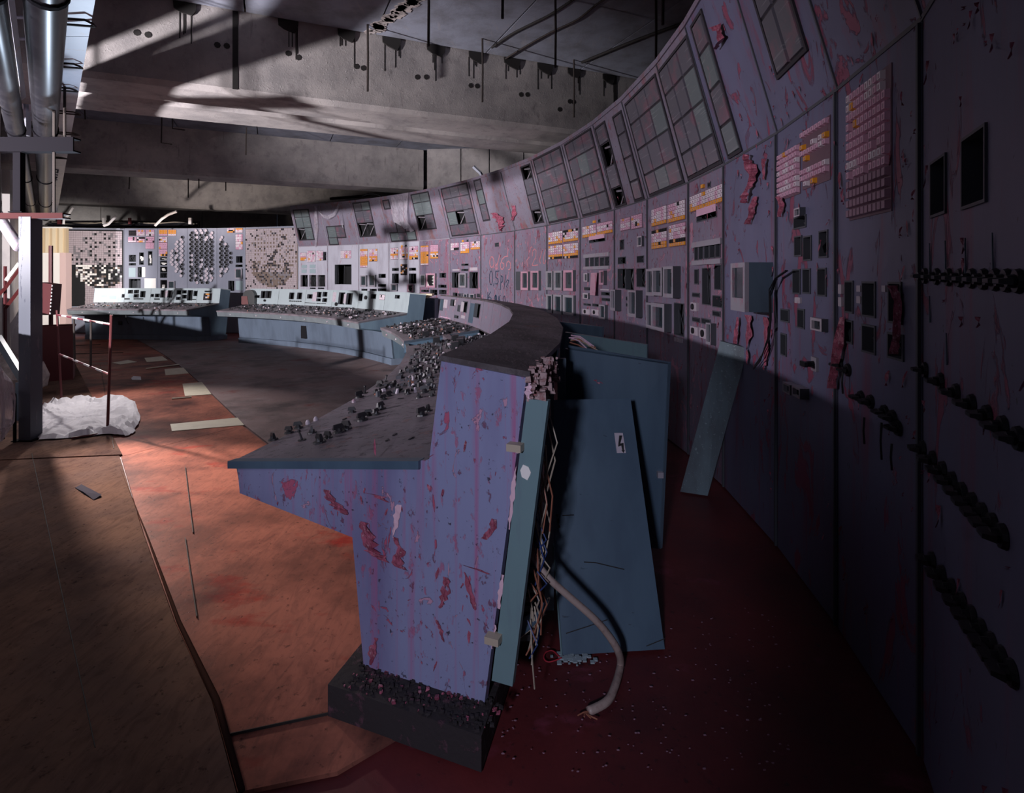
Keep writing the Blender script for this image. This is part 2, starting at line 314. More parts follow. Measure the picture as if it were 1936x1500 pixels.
for (u, v) in tpx:
    s, w_, _ = pb.hit(u, v); mb = MB(); hw = .10+.03*random.random()
    pts = [pb.P(s-hw, ZC-.005), pb.P(s+hw, ZC-.005), pb.P(s+hw*.9, ZC-.09), pb.P(s+hw*.6, ZC-.13-.04*random.random()), pb.P(s-hw*.4, ZC-.12), pb.P(s-hw*.95, ZC-.08)]
    mb.prism(pts, pb.n*.02)
    for k in range(4):
        x = s-hw+2*hw*random.random(); l = .08+.3*random.random()
        mb.box(x-.006, x+.006, .001, .003, ZC-.1-l, ZC-.08, 0, pb.fn())
    mb.build('dark_patch', M_darkmatt, bm1)  # flat dark plates and thin streaks on the beam face
for (u, v) in [(259, 62), (280, 66), (411, 85), (429, 87), (545, 101), (564, 109), (674, 126), (687, 129), (789, 146), (806, 146), (890, 162), (902, 163), (985, 179), (997, 179), (1077, 192), (1084, 193), (1058, 207)]:
    s, w_, _ = pb.hit(u, v); mb = MB(); mb.prism([pb.P(s+.035*math.cos(a*math.pi/4), w_+.035*math.sin(a*math.pi/4), -.002) for a in range(8)], pb.n*.006); mb.build('bolt_hole', M_darkmatt, bm1)
jt = MB()
for u in (445, 1163):
    s, w_, _ = pb.hit(u, 100); jt.box(s-.03, s+.03, -.002, .004, ZB+.05, ZC, 0, pb.fn())
jt.build('beam_joint', M_darkmatt, bm1)
# dark patches on beam 1 and rods
RODL = {525: 'short dark rod hanging from the ceiling left of the broken concrete strip, leftmost rod', 695: 'dark rod hanging against the first beam below the broken concrete strip', 810: 'dark ceiling rod right of the broken strip, reaching down to a dark patch', 912: 'dark rod against the beam, ending lowest left of the thick slab cable', 950: 'short dark ceiling rod cut by the top of the view, near the middle', 1050: 'dark ceiling rod hanging where the loose cable crosses the slab', 1085: 'dark rod against the beam nearest the curved panel wall', 1240: 'dark rod half hidden behind the top of the curved panels', 1253: 'dark ceiling rod cut by the top of the view, rightmost rod'}
def rod(u, v, y, ln, name='ceiling_rod'):
    lab = RODL[{1050: 1050}.get(u, u)]
    p = aty(u, v, y); mb = MB(); top_ = p.z+ln; mb.tube([(p.x, p.y, p.z), (p.x+.004, p.y, p.z+ln*.5), (p.x, p.y, min(top_, ZC+.02))], .014, 6)
    o = mb.build(name, M_rebar); tag(o, lab, 'rod', 'rods hanging from the ceiling'); return o
for u, v, y in ((810, 88, 5.5), (950, 35, 4.9), (1050, 128, 6.1), (1253, 47, 5.0), (695, 173, 6.8), (912, 193, 7.2), (1085, 222, 7.9), (1240, 125, 6.05), (525, 28, 6.6)):
    p = aty(u, v, y); rod(u, v, y, ZC-p.z+.01)
def hooked(pts, y, lab):
    P = [aty(u, v, y) for u, v in pts]; mb = MB(); mb.tube(P, .012, 5); o = mb.build('bent_rebar', M_rebar); tag(o, lab, 'rod', 'bent bars under the beams')
REBL = {(306, 222): 'long L-shaped rebar hook under the second beam gap', (326, 225): 'small L-shaped rebar hook right of the long hook', (160, 208): 'short straight rebar stub beside the white trunking', (466, 241): 'long straight rebar hanging over the middle of the second beam', (245, 335): 'rebar stub under the second beam nearest the trunking', (356, 338): 'long rebar under the second beam, right of the trunking stub', (376, 338): 'short rebar under the second beam just right of the longest stub', (427, 344): 'rebar stub under the second beam farthest from the trunking'}
for pts, y in (([(306, 222), (305, 270), (325, 273)], 9.9), ([(326, 225), (326, 243), (349, 246)], 9.9), ([(160, 208), (161, 226)], 9.9), ([(466, 241), (465, 293)], 10.2), ([(245, 335), (244, 358)], 11.75), ([(356, 338), (356, 374)], 11.95), ([(376, 338), (376, 356)], 11.95), ([(427, 344), (427, 361)], 12.35)):
    hooked(pts, y, REBL[pts[0]])
# loose cables along the slab
def cable(name, pts, r, m, lab, cat='cable', n=6, grp=None, smooth=True):
    P = [V(p) for p in pts]; Q = []
    for i in range(len(P)-1):
        a, b, c, d = P[max(i-1, 0)], P[i], P[i+1], P[min(i+2, len(P)-1)]
        for k in range(5):
            t = k/5; Q.append(.5*((2*b)+(c-a)*t+(2*a-5*b+4*c-d)*t*t+(3*b-a-3*c+d)*t**3))
    Q.append(P[-1]); mb = MB(); mb.tube(Q, r, n); o = mb.build(name, m, smooth=smooth); tag(o, lab, cat, grp); return o
cable('ceiling_cable', [onz(u, v, ZC-.03) for u, v in ((1240, -60), (1140, 0), (1092, 37), (1040, 62), (985, 93), (945, 118))], .012, M_rebar, 'thin black cable running loose along the ceiling slab')
cable('ceiling_crack_cable', [onz(u, v, ZC-.012) for u, v in ((1090, -5), (1040, 28), (1000, 48), (965, 66), (930, 90))], .016, M_darkmatt, 'thick black cable in the joint between ceiling slabs')
cable('ceiling_conduit', [onz(u, v, ZC-.02) for u, v in ((1330, 28), (1280, 48), (1240, 62), (1180, 85), (1100, 118))], .02, M_darkmatt, 'dark conduit crossing the ceiling towards the tall panel')
mb = MB()
for i in range(46):
    t = i/45; p = onz(700+95*t+random.uniform(-10, 10), 62-66*t, ZC-.01); r_ = .05+.05*random.random()
    mb.prism([p+V((r_*math.cos(a)*(.6+.5*random.random()), r_*math.sin(a)*(.6+.5*random.random()), 0)) for a in (0, 1.2, 2.4, 3.7, 5)], (0, 0, .03))
o = mb.build('broken_concrete', M_rubble, ceiling, 'stuff')

# ---------------------------------------------------------------- room walls
def wallpanel(name, a, b, z0, z1, m, cuts, thick=.12):
    a, b = V(a), V(b); r = bpy.data.objects.new(name, None); COL.objects.link(r); r.location = a; structure(r)
    d = (b-a); n = d.normalized().cross(V((0, 0, 1)))*-thick
    ks = [0]+cuts+[1]
    for i in range(len(ks)-1):
        g = .012/d.length
        p, q = a+d*(ks[i]+g), a+d*(ks[i+1]-g); mb = MB()
        mb.hexa([p, q, q+n, p+n, *[x+V((0, 0, z1-z0)) for x in (p, q, q+n, p+n)]]); mb.build('wall_panel', m, r)
    return r
wallpanel('wall_back', (-2.05, 13.4, 0), (4.8, 12.9, 0), 0, ZC, M_conc, [.12, .22, .34, .5, .68, .84])
wallpanel('wall_rear', (-16, 17.0, 0), (-2.05, 21.2, 0), 0, ZC, M_conc, [.2, .4, .56, .66, .76, .88])
wallpanel('wall_right', (4.9, 13, 0), (4.9, -4, 0), 0, ZC, M_conc, [.25, .5, .75])
wallpanel('wall_link', (-2.05, 21.2, 0), (-2.05, 13.4, 0), 0, ZC, M_conc, [.5])
wl = wallpanel('wall_left', (-15.5, 17.4, 0), (-10.56, 11.5, 0), 0, ZC, M_wwall, [.4, .7])
for z0, z1 in ((0, 1.15), (3.3, ZC)):          # unseen sill and lintel strips added to cut the lamp light
    a, b = V((-10.56, 11.5, z0)), V((.9, -2.14, z0)); nv = V((-.766, -.643, 0))*.12
    for k in range(6):
        p, q = a.lerp(b, k/6), a.lerp(b, (k+1)/6-.001); mb = MB(); mb.hexa([p, q, q+nv, p+nv, *[x+V((0, 0, z1-z0)) for x in (p, q, q+nv, p+nv)]]); mb.build('sill_light_block' if z0 == 0 else 'lintel_light_block', M_wwall, wl)
# plastered partition in the far corner and the ribbed cream panel over it
cor = thing('corner_partition', aty(100, 640, 15.2)*1, 'white plaster partition in the far corner behind the red bin, cream ribbed strip on top', 'partition')
cor.location.z = 0
def flat(pl_y, u0, v0, u1, v1, m, name, par, th=.08):
    a, b = aty(u0, v1, pl_y), aty(u1, v0, pl_y); mb = MB(); mb.box(a.x, b.x, pl_y, pl_y+th, a.z, b.z); return mb.build(name, m, par)
flat(15.2, 62, 478, 113, 632, M_paper, 'wall_sheet', cor)
flat(15.15, 113, 478, 124.5, 632, M_pinkw, 'edge_post', cor, .2)
for i in range(9):
    flat(15.15-.03*(i % 2), 66+i*6.5, 431, 72.5+i*6.5, 478, M_cream if i % 2 else M_creamd, 'rib', cor, .1)
flat(15.1, 58, 429, 126, 431.5, M_paper, 'top_rail', cor, .2)

# ---------------------------------------------------------------- shared little meshes
def unitbox():
    mb = MB(); mb.box(-.5, .5, 0, 1, -.5, .5, 0); return mb
cellm = {}
for k, m in (('w', M_white), ('p', M_pinkc), ('o', M_orange), ('x', M_black), ('s', M_cellshade)):
    mb = MB(); mb.hexa([(-.5, 0, -.5), (.5, 0, -.5), (.5, 0, .5), (-.5, 0, .5), (-.40, 1, -.38), (.40, 1, -.38), (.40, 1, .40), (-.40, 1, .40)], 0)
    mb.poly([(-.18, 1.02, -.28), (.14, 1.02, -.28), (.14, 1.02, .22), (-.18, 1.02, .22)][::-1], 1)
    cellm[k] = mb.mesh('lamp_cell', [m, M_cellshade])
knob = MB()
knob.tube([(0, 0, 0), (0, 0, .012)], [.036, .032], 12); knob.tube([(0, 0, .012), (0, 0, .03)], [.02, .017], 10)
knob.hexa([(-.034, -.010, .024), (.034, -.010, .024), (.034, .010, .024), (-.034, .010, .024), (-.026, -.006, .052), (.02, -.006, .052), (.02, .006, .052), (-.026, .006, .052)])
knobm = knob.mesh('switch_knob', [M_dark])
kn2 = MB(); kn2.tube([(0, 0, 0), (0, 0, .008)], [.022, .02], 10); kn2.tube([(0, 0, .008), (.012, 0, .045)], [.006, .005], 6); kn2.tube([(.012, 0, .045), (.014, 0, .055)], [.010, .007], 8)
toggm = kn2.mesh('toggle_switch', [M_dark])
kn3 = MB(); kn3.tube([(0, 0, 0), (0, 0, .02)], [.018, .016], 10); kn3.tube([(0, 0, .02), (0, 0, .03)], [.012, .008], 10)
lampm = kn3.mesh('indicator_lamp', [M_lplate])
DISC = MB(); DISC.tube([(0, 0, 0), (0, .03, 0)], [.5, .5], 10); 

# ---------------------------------------------------------------- instrument elements
def rect(pl, u0, v0, u1, v1):
    a, b, _ = pl.hit(u0, v0); c, d, _ = pl.hit(u1, v1)
    return min(a, c), min(b, d), max(a, c), max(b, d)
def collar(pl, h, par, depth=.06, name='opening_rim', m=None):
    a, b, c, d = h; mb = MB(); e = .008
    for (x0, x1, y0, y1) in ((a-e, a, b-e, d+e), (c, c+e, b-e, d+e), (a, c, b-e, b), (a, c, d, d+e)):
        mb.box(x0, x1, -depth, .006, y0, y1, 0, pl.fn())
    return mb.build(name, m or M_side, par)
def meter(pl, h, par, frame, proud=.045, broken=False):
    a, b, c, d = h; wd, ht = c-a, d-b; mb = MB(); t = wd*.13; bt = ht*.13
    F_ = pl.fn()
    mb.box(a, a+t, 0, proud, b, d, 0, F_); mb.box(c-t, c, 0, proud, b, d, 0, F_)
    mb.box(a+t, c-t, 0, proud, d-t*.8, d, 0, F_); mb.box(a+t, c-t, 0, proud, b, b+bt, 0, F_)
    mb.poly([pl.P(c+.001, b, 0), pl.P(c+.001, b, proud), pl.P(c+.001, d, proud), pl.P(c+.001, d, 0)], 1)
    o = mb.build('meter', [frame, M_side], par)
    g = MB(); g.box(a+t, c-t, .004, proud*.55, b+bt, d-t*.8, 0, F_); g.build('meter_glass', M_black if broken else M_glass, o)
    n = MB(); n.box(a+wd*.45, a+wd*.5, proud*.55, proud*.6, b+ht*.35, b+ht*.8, 0, F_); n.build('pointer', M_dark, o)
    if broken:
        sh = MB()
        for k in range(7):
            y = b+bt+ht*.1*k; sh.prism([pl.P(c-t, y, proud*.7), pl.P(c-t, y+ht*.1, proud*.7), pl.P(c-t-wd*(.1+.25*random.random()), y+ht*.07, proud*.75)], pl.n*.003)
        sh.prism([pl.P(a+t, b+bt, proud*.7), pl.P(a+t+wd*.2, b+bt, proud*.7), pl.P(a+t, b+ht*.45, proud*.7)], pl.n*.003)
        sh.build('glass_shard', M_paper, o)
    return o
def lampgrid(pl, h, par, cols, rows, big=False, pk=.35):
    a, b, c, d = h; nr = len(rows); cw, ch = (c-a)/cols, (d-b)/nr; mb = MB(); mb.box(a-.006, c+.006, -.02, .004, b-.006, d+.006, 0, pl.fn()); 
    brd = mb.build('lamp_board', M_board, par); cells = MB()
    mi = {'w': 0, 'p': 1, 'o': 2, 'x': 3, 's': 4}
    for j, rc in enumerate(rows):
        for i in range(cols):
            k = rc
            if rc == 'w' and random.random() < pk: k = 'p'
            if rc == 'm': k = random.choice('owwp')
            if rc == 'e': k = random.choice('xxowx')
            if rc in 'wpo' and random.random() < .05: k = random.choice('xo')
            if rc == '.': continue
            x, y = a+cw*(i+.5), d-ch*(j+.5)
            if big:
                if k == 'x': continue
                M = pl.M(x, y, .004) @ Matrix.Diagonal((cw*.9, .018, ch*.86, 1)); inst('lamp_cell', cellm[k], par, M)
            else:
                q = [pl.P(x+sx*cw*f, y+sy*ch*f, dd) for dd, f in ((.004, .46), (.016, .40)) for sx, sy in ((-1, -1), (1, -1), (1, 1), (-1, 1))]
                cells.hexa(q, mi[k])
                if k in 'wpo':
                    cells.poly([pl.P(x+sx*cw*.2, y+sy*ch*.22-ch*.02, .0165) for sx, sy in ((-1, -1), (.7, -1), (.7, 1), (-1, 1))], 4)
    if not big: cells.build('lamp_cells', [M_white, M_pinkc, M_orange, M_black, M_cellshade], par, 'stuff')
def plate(pl, h, par, m, name='cover_plate', th=.01):
    mb = MB(); mb.box(h[0], h[2], 0, th, h[1], h[3], 0, pl.fn()); return mb.build(name, m, par)
def flakes(pl, par, regs, n, seed, size=1.0, name='peeling_paint', m=None):
    rr = random.Random(seed); mb = MB()
    for _ in range(n):
        a, b, c, d = rr.choice(regs); x = rr.uniform(a, c); y = rr.uniform(b, d)
        L_ = size*rr.uniform(.025, .12)*rr.random()**.7; W_ = L_*rr.uniform(.10, .38); sl = rr.uniform(-.5, .5)
        out = rr.uniform(.004, .02)*size; k = 5; l1 = []; l2 = []
        for i in range(k):
            t = i/(k-1); ww = W_*math.sin(math.pi*min(max(t, .08), .95))*rr.uniform(.5, 1.2)
            cx, cy = x+sl*L_*t+rr.uniform(-.15, .15)*W_, y-L_*t
            l1.append(pl.P(cx-ww/2, cy, .002+out*abs(math.sin(t*2.6+seed)))); l2.append(pl.P(cx+ww/2, cy, .003+out*t))
        for i in range(k-1): mb.poly([l1[i], l2[i], l2[i+1], l1[i+1]])
    return mb.build(name, m or M_flake, par, 'stuff')
def hangflake(pl, par, pts, seed, out=.03):     # a torn strip of paint: list of (u, v, halfwidth px)
    rr = random.Random(seed); mb = MB(); A = []; B = []; Cc = []
    for (u, v, hw) in pts:
        s, w_, t = pl.hit(u, v); ws = hw*t/F*1.5
        A.append(pl.P(s-ws, w_, .004+out*.2*rr.random())); B.append(pl.P(s+ws*.9, w_, .006+out*.4*rr.random())); Cc.append(pl.P(s+ws*.1*rr.uniform(-1, 1), w_, out*rr.uniform(.6, 1.3)))
    def fine(S, amp):
        Q = []
        for i in range(len(S)-1):
            for k in range(4):
                p = S[i].lerp(S[i+1], k/4); Q.append(p+pl.ex*rr.uniform(-amp, amp)+pl.n*rr.uniform(0, amp*.5))
        return Q+[S[-1]]
    wdt = max((a-b).length for a, b in zip(A, B)); A, B, Cc = fine(A, wdt*.22), fine(B, wdt*.22), fine(Cc, wdt*.12)
    for i in range(len(A)-1):
        mb.poly([A[i], Cc[i], Cc[i+1], A[i+1]]); mb.poly([Cc[i], B[i], B[i+1], Cc[i+1]])
    return mb.build('torn_paint_strip', M_flake, par)

# ---------------------------------------------------------------- the curved panel wall
ZS, ZT, ZM = 2.40, 3.46, 2.97
bays = []
seams = [564, 620, 679, 736, 794, 851, 910, 974, 1035, 1098, 1163, 1225, 1303, 1370, 1470, 1584, 1745]
pts = [arc(phi_of(u), RW) for u in seams]; tops = [arc(phi_of(u), RT, ZT) for u in seams]
pts += [V((.90, .86, 0))]; tops += [V((.66, .98, ZT))]
blabel = ['tall panel bay next to the square-tiled mimic board, three dark meters below',
 'tall panel bay with one wide black opening and torn plastic along its top',
 'tall panel bay with two orange and white lamp blocks, two braced openings above',
 'tall panel bay with three lamp blocks and a clear plastic sheet hanging from its top',
 'tall panel bay with a long orange lamp block and a smashed meter',
 'tall panel bay with three small lamp blocks and a twelve-tile glass schematic above',
 'rust-stained panel bay with chalked pink and blue handwriting, no meters',
 'panel bay with two pink-framed meters beside the handwriting',
 'panel bay with four lamp blocks over two rows of three meters',
 'panel bay with two wide lamp blocks over a five-slot rack and small dials',
 'panel bay with two pink lamp blocks and tall bare meters hanging out below',
 'panel bay with two stacked pairs of lamp blocks and three silver-edged meters',
 'panel bay with twin slanted lamp blocks, a grimy slot rack and two round dials',
 'plain peeling panel bay with a recorder box standing out of it',
 'dim panel bay with two pink lamp blocks, one half burnt out, and reflecting openings',
 'dim panel bay with one very tall lamp block and two rows of dark openings',
 'dark blue panel bay nearest the camera with rows of black switches']
for i in range(len(pts)-1):
    a, b = pts[i], pts[i+1]; L_ = (b-a).length; pl = Pl(a, b-a, (0, 0, 1), L_, ZS)
    A, B = tops[i], tops[i+1]; e = (b-a).normalized(); mid = (A+B)/2; base = (a+b)/2+V((0, 0, ZS))
    ew = mid-base; ew = ew-e*ew.dot(e); up = Pl(a+V((0, 0, ZS)), e, ew, L_, ew.length); tap = (L_-(B-A).length)/2
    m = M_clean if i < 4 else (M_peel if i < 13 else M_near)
    root = thing('panel_cabinet', (a+b)/2, blabel[i], 'control panel', 'bays of the curved control panel wall')
    bays.append(dict(pl=pl, up=up, root=root, m=m, holes=[], uholes=[], tap=tap, els=[], ups=[], i=i))
mseams = [125, 235, 298, 354, 410, 464, 564]
mp = [arc(phi_of(u), RW) for u in mseams]
ml = ['left mimic board at the far end, tile field half torn away',
 'grey panel beside the torn mimic board, stacked square openings and a blank white plate',
 'grey panel with the left edge of the round dial field and orange lamp blocks',
 'grey panel filled by the middle of the round dial field',
 'narrow grey panel with the right edge of the round dial field',
 'pinkish mimic board of small square tiles with a dark lower arc']
mim = []
for i in range(6):
    a, b = mp[i], mp[i+1]; pl = Pl(a, b-a, (0, 0, 1), (b-a).length, ZM)
    root = thing('mimic_board', (a+b)/2, ml[i], 'control panel', 'mimic boards at the far end')
    mim.append(dict(pl=pl, up=None, root=root, m=M_mwall if i not in (0, 5) else M_mwall, holes=[], uholes=[], els=[], ups=[], i=100+i))
LOW = mim+bays
def owner(u, v, L=None):
    best = None
    for q in (L or LOW):
        s, w_, t = q['pl'].hit(u, v)
        if -1e-6 <= s <= q['pl'].L and t > .3 and (best is None or t < best[0]): best = (t, q)
    return best[1] if best else None
W5 = 'wwwwo'
EL = [
('M0',568.8,520.4,582,542),('M0',585,520.4,598.2,542),('M0',600.6,520.4,615,542),
('PB',570.6,501.2,580.2,507.2),('PB',570.6,509.6,579.6,516.2),('PB',586,500.6,596.4,507.2),('PB',586,509,596.8,516.8),
('A',568.2,478.4,579,492.8,4,'wwpom'),('A',580.8,474.8,596.4,495,6,'wwwwmw'),('A',599,474.8,610.8,492.8,4,'wwwwww'),('D',611.8,477,616.6,492),
('D',586.8,544.4,596.4,546.4),('D',601.8,544.4,612.6,546.4),
('D',633.6,501.2,664.2,537.4),('A',644.4,474.8,663.6,488,6,'wwmm'),
('A',681.5,471.8,694.8,505.4,6,'owwpooooow'),('A',698.4,471.8,713.4,494,5,'wwwpomo'),('M',683.4,521,694.8,542),('M',699,519.8,711.6,542.6),
('D',716.4,518.6,729,525.2),('D',715.8,537.8,729.6,542),('D',684,546.8,694.2,550),('D',699.5,546.8,712,550.4),('D',715.2,546.2,729.6,550.4),
('A',738.8,469.6,752.6,490.3,6,'wwwomw'),('A',756.4,467.3,771,490.3,6,'wwmwmew'),('A',774,466.6,790.2,490.3,6,'wwmwmoe'),('PO',759.3,464.3,761.8,466.8),('D',766.4,463.5,768.9,466),
('K',758,500.3,769.8,520.2,4,'eeeeeee'),('D',741.9,507.7,753.8,511.8),('D',774,507.2,786.3,511.3),('D',741.9,518,753.7,535.6),('D',773.8,518,786.8,535.6),('M',741,537,752.6,551),('MB',772.5,538,784,552.5),
('A',796,465.3,810.1,501,5,'opppoooooooow'),('A',814,463.8,828.5,488.8,5,'ppppomeo'),('M',796.8,519.5,806.8,542.5),('MB',808,517.2,825.5,544),('D',831.6,516.9,843,524.8),('D',829.3,539,843.9,544),('D',814,548.2,826.7,557.8),('D',830.8,548.6,843.9,556.3),('D',797,548.5,811,552),
('A',852.8,460.4,867.6,472.7,5,'wwe'),('A',871,458.9,887,478.5,5,'wwwmo'),('A',890.6,457.4,907.5,471.2,5,'wwwo'),('PO',874.5,454.6,877,457.4),('D',883,454,885.5,456.6),('D',873,499.5,885.7,501.8),('D',873,509.5,885.3,511.8),('PL',856,509.3,869.2,512),('PL',888.8,506,903,511.8),
('D',855,515.6,869.2,544),('M',870,516.9,883.7,544),('D',888.3,515.3,903.4,545),('D',856.9,554,864.9,562),('D',866.9,555.5,871.3,562.4),('D',873.2,555.5,877,562.4),('M',878.4,555.5,886,564.7),('M',889.9,555.5,899.8,566.3),('D',902,556,907.5,562),
('D',936.6,460.3,943,465.7),('PD',976,513.7,987.8,549),('MP',988.9,513.7,1002.8,549),('MP',1007.7,512.6,1023,549),
('A',1038,441,1063.2,459.4,7,'wwmwo'),('A',1065.7,436.2,1093,454.5,8,'ewwmo'),('A',1038,466,1063.2,489,7,'mwwpoe'),('A',1065.7,462.3,1093,487.5,8,'wmwwoe'),
('M',1036.5,513,1049,548.5),('M',1051.4,512.2,1066.8,549.3),('MP',1070.4,511.5,1088.8,550.6),('M',1036.8,556.4,1048.2,592),('M',1050.8,556.8,1066.4,594.8),('M',1069,557.4,1089.2,597),('PL',1038,552.2,1088,554.4),
('A',1102.6,429.7,1127,446,6,'mwwo'),('A',1130,423.4,1158.4,439.6,9,'pwwo'),('PO',1123,417.8,1126.5,421.4),('D',1131.6,416,1135,419.5),('PP',1114.3,446,1143.5,450),('D',1114.8,451.3,1144,455),
('RK',1105.3,483,1153,507),('D',1107.5,489,1113.4,504),('D',1116.5,488.5,1122.8,504),('D',1125.4,488,1131.8,503.6),('D',1135,488,1142.2,502.8),('D',1144.6,487,1151.6,503.2),
('MS',1107,517,1114,532.8),('PD2',1118.8,516,1133.2,558.8),('MP',1139,512,1147.6,538.6),('D',1105.3,544,1117,548.5),('PL',1136,546.5,1152,549.8),('D',1137.7,553,1153,558.4),('MS',1105.3,554,1115.2,565.6),('D',1138.6,564.2,1154,569.2),('D',1104.4,574.3,1117,577.9),('D',1121,575,1134,579.7),('d',1103.5,583.6,1116,595.3),('d',1120.6,584.5,1134,597),('M',1137.7,575.5,1149.4,604.3),
('A',1174.6,415.3,1192,433.3,5,'ppwwp'),('A',1195.3,409,1214.6,429.7,5,'ppwwpp'),('D',1172.8,455,1179.6,471),('MS',1208.8,447.7,1217.8,465.7),('D',1169.2,487.8,1182.7,498),('D',1205.2,485.5,1217,495.4),('D',1168.8,509.4,1182.5,545),('D',1184,509.4,1198,548),('D',1204.7,509,1219.6,542.2),('MT',1165,547.6,1174.6,588),('MT',1199,548.5,1215,600.7),('D',1184.5,562,1197,568.3),('D',1184.5,574.6,1197,580),
('A',1234,397.3,1260.7,422,6,'wwwmo'),('A',1264.7,388,1296,414,7,'wwwmo'),('A',1234,436.9,1261,467.5,6,'ewwwoo'),('A',1267.3,427,1296.7,463,7,'wmwweo'),
('M',1228.6,509,1244,560),('MV',1245.7,507,1265.5,560),('MV',1267.3,504.4,1287,563.8),('M',1229,572,1242,623),('MV',1244,572,1270,628.6),('D',1275.8,573.7,1293.4,635.8),('PL',1276.5,637,1283,647),('PL',1284.5,639,1291,649),
('A',1306.8,373,1334,392.5,6,'mwmo'),('A',1336.7,360.3,1368.5,381,7,'wwwo'),('PO',1329,350,1333,355),('D',1339.5,347,1343.5,352),('PP',1318.5,396,1355,399),('D',1318.5,404,1355,409),
('RK',1311.5,461.5,1366.3,496),('D',1314.5,467.7,1319.7,491),('D',1322.7,466,1329.7,489.4),('D',1333,464.2,1340.7,487.5),('D',1343.5,463,1351.9,486.4),('D',1354.7,461.9,1362,485.2),
('D',1314.3,510.9,1320.8,536.5),('D',1329,508.5,1343.5,576),('D',1352.3,502.7,1363.5,547),('D',1348.8,560,1365.9,581),('D',1310.3,555,1322.7,561),('d',1309.9,571.5,1320.8,589),('D',1310.3,600.7,1323.2,609),('D',1327.8,603,1343,613.5),('d',1309.2,616,1323.2,635.7),('d',1326.7,619.4,1343,642.7),('M',1344.9,610,1354.2,653),('D',1348.8,589,1362,598),
('AB',1475.3,294.8,1513.5,364,7,'ppwwpwwp'),('AB',1519.4,252,1570,337.5,7,'pxewexwpe'),('MS',1512,395,1523,408),('D',1503,414,1524,427),('DS',1504,450,1516,482),('DS',1521,450,1534,490),('DS',1551,440,1565,484),('D',1501,512,1513,554),('D',1520,511,1532,553),('DS',1548,510,1562,558),('D',1478,586,1492,608),('D',1510,586,1521,620),('MS',1544,600,1566,628),('D',1478,632,1487,672),('SW',1538,674,1548,704),('PL',1506,562,1516,574),('M',1496,722,1510,748),('M',1514,728,1530,756),
('AB',1608.8,181,1686,396,10,'wwpppppwpssss'),('D',1600,534,1613,590),('D',1633,536,1655,598),('DS',1683,537,1704,610),('D',1601,608,1612,648),('D',1633,616,1655,668),('D',1682,632,1708,680),('PL',1589,538,1595,556),('PL',1589,562,1595,580),('PL',1624,540,1631,552),('PL',1624,560,1631,574),('PL',1672,540,1679,552),  # bottom rows of the tall block coloured darker for its unlit part
('D',1763,312,1789,398),('D',1823,268,1865,376),
('A',243.8,436,257.5,445.9,5,'xxx'),('A',258.7,434.7,274,445.9,5,'pww'),('A',276,434.7,292,446.4,5,'pww'),('A',242.6,448.4,257.5,458.3,5,'ppw'),('A',259,448.4,274,458.6,4,'eww'),('A',276.5,447.8,292,458.8,5,'ppp'),('A',275.5,459.5,291.4,470.7,5,'ppp'),
('D',244.3,482.6,256.7,494.7),('DW',263.7,478,271.6,500.4),('DW',280.5,475.6,287.7,501.7),('D',244.3,498,256.7,501.7),('PB',243.8,506.6,256.7,524),('D',261,505.4,267.5,524),('PW',268.6,505.4,274.8,524),('D',244.3,527.7,265.6,546.3),('PW',273.6,526.5,295,546.8),
('A',300.8,434.7,316.5,445.9,5,'oow'),('A',318,434.7,333,446,5,'oow'),('A',300.8,448.4,316.5,458.3,5,'wew'),('A',300.8,459,316.5,471,5,'ppp'),('A',300.8,472,316.5,484.5,5,'ppe'),('DW',303.3,486.8,315.7,492),('DW',303.3,494,315.7,501.6),('DW',303.3,504.6,316,515.3),('D',303.3,516.5,315.7,525.2),('DW',303.8,530,315.7,546.3),('M',319,531.4,331.8,546.3),
('A',429.8,431.8,443.7,440,5,'weo'),('A',446,429,459,440,4,'oww'),('A',446,443.4,459,457,4,'www'),('A',446,457.5,459,472,4,'www'),('D',447,485,458.3,496.7),('D',446,501,458.3,504.6),('M',446,508,459,527.7),('D',432.3,531.4,442.7,550),('PB',446,531.4,459,548.8),
]
for el in EL:
    k, u0, v0, u1, v1 = el[:5]; q = owner((u0+u1)/2, (v0+v1)/2)
    if not q: continue
    h = rect(q['pl'], u0, v0, u1, v1); e = .012
    h = (max(h[0], e), max(h[1], .02), min(h[2], q['pl'].L-e), min(h[3], q['pl'].H-.02))
    if h[2]-h[0] < .012 or h[3]-h[1] < .008: continue
    q['els'].append((k, h, el[5:])); 
    if k in ('D', 'DS', 'DW', 'M0'): q['holes'].append(h)
def hexdial(pl, par, x, y, r, full):
    mb = MB(); n = 8
    o_ = [(math.cos(a*2*math.pi/n+.39), math.sin(a*2*math.pi/n+.39)) for a in range(n)]
    A = [pl.P(x+r*c_, y+r*s_, .0) for c_, s_ in o_]; B = [pl.P(x+r*c_, y+r*s_, .05) for c_, s_ in o_]; D_ = [pl.P(x+r*.88*c_, y+r*.88*s_, .05) for c_, s_ in o_]; E_ = [pl.P(x+r*.88*c_, y+r*.88*s_, .004 if not full else .045) for c_, s_ in o_]
    for i in range(n):
        j = (i+1) % n; mb.poly([A[i], A[j], B[j], B[i]], 0); mb.poly([B[i], B[j], D_[j], D_[i]], 0); mb.poly([D_[i], D_[j], E_[j], E_[i]], 1 if not full else 0)
    mb.poly(E_, 1 if not full else 2)
    return mb.build('round_dial', [M_ring, M_black, M_lplate], par)
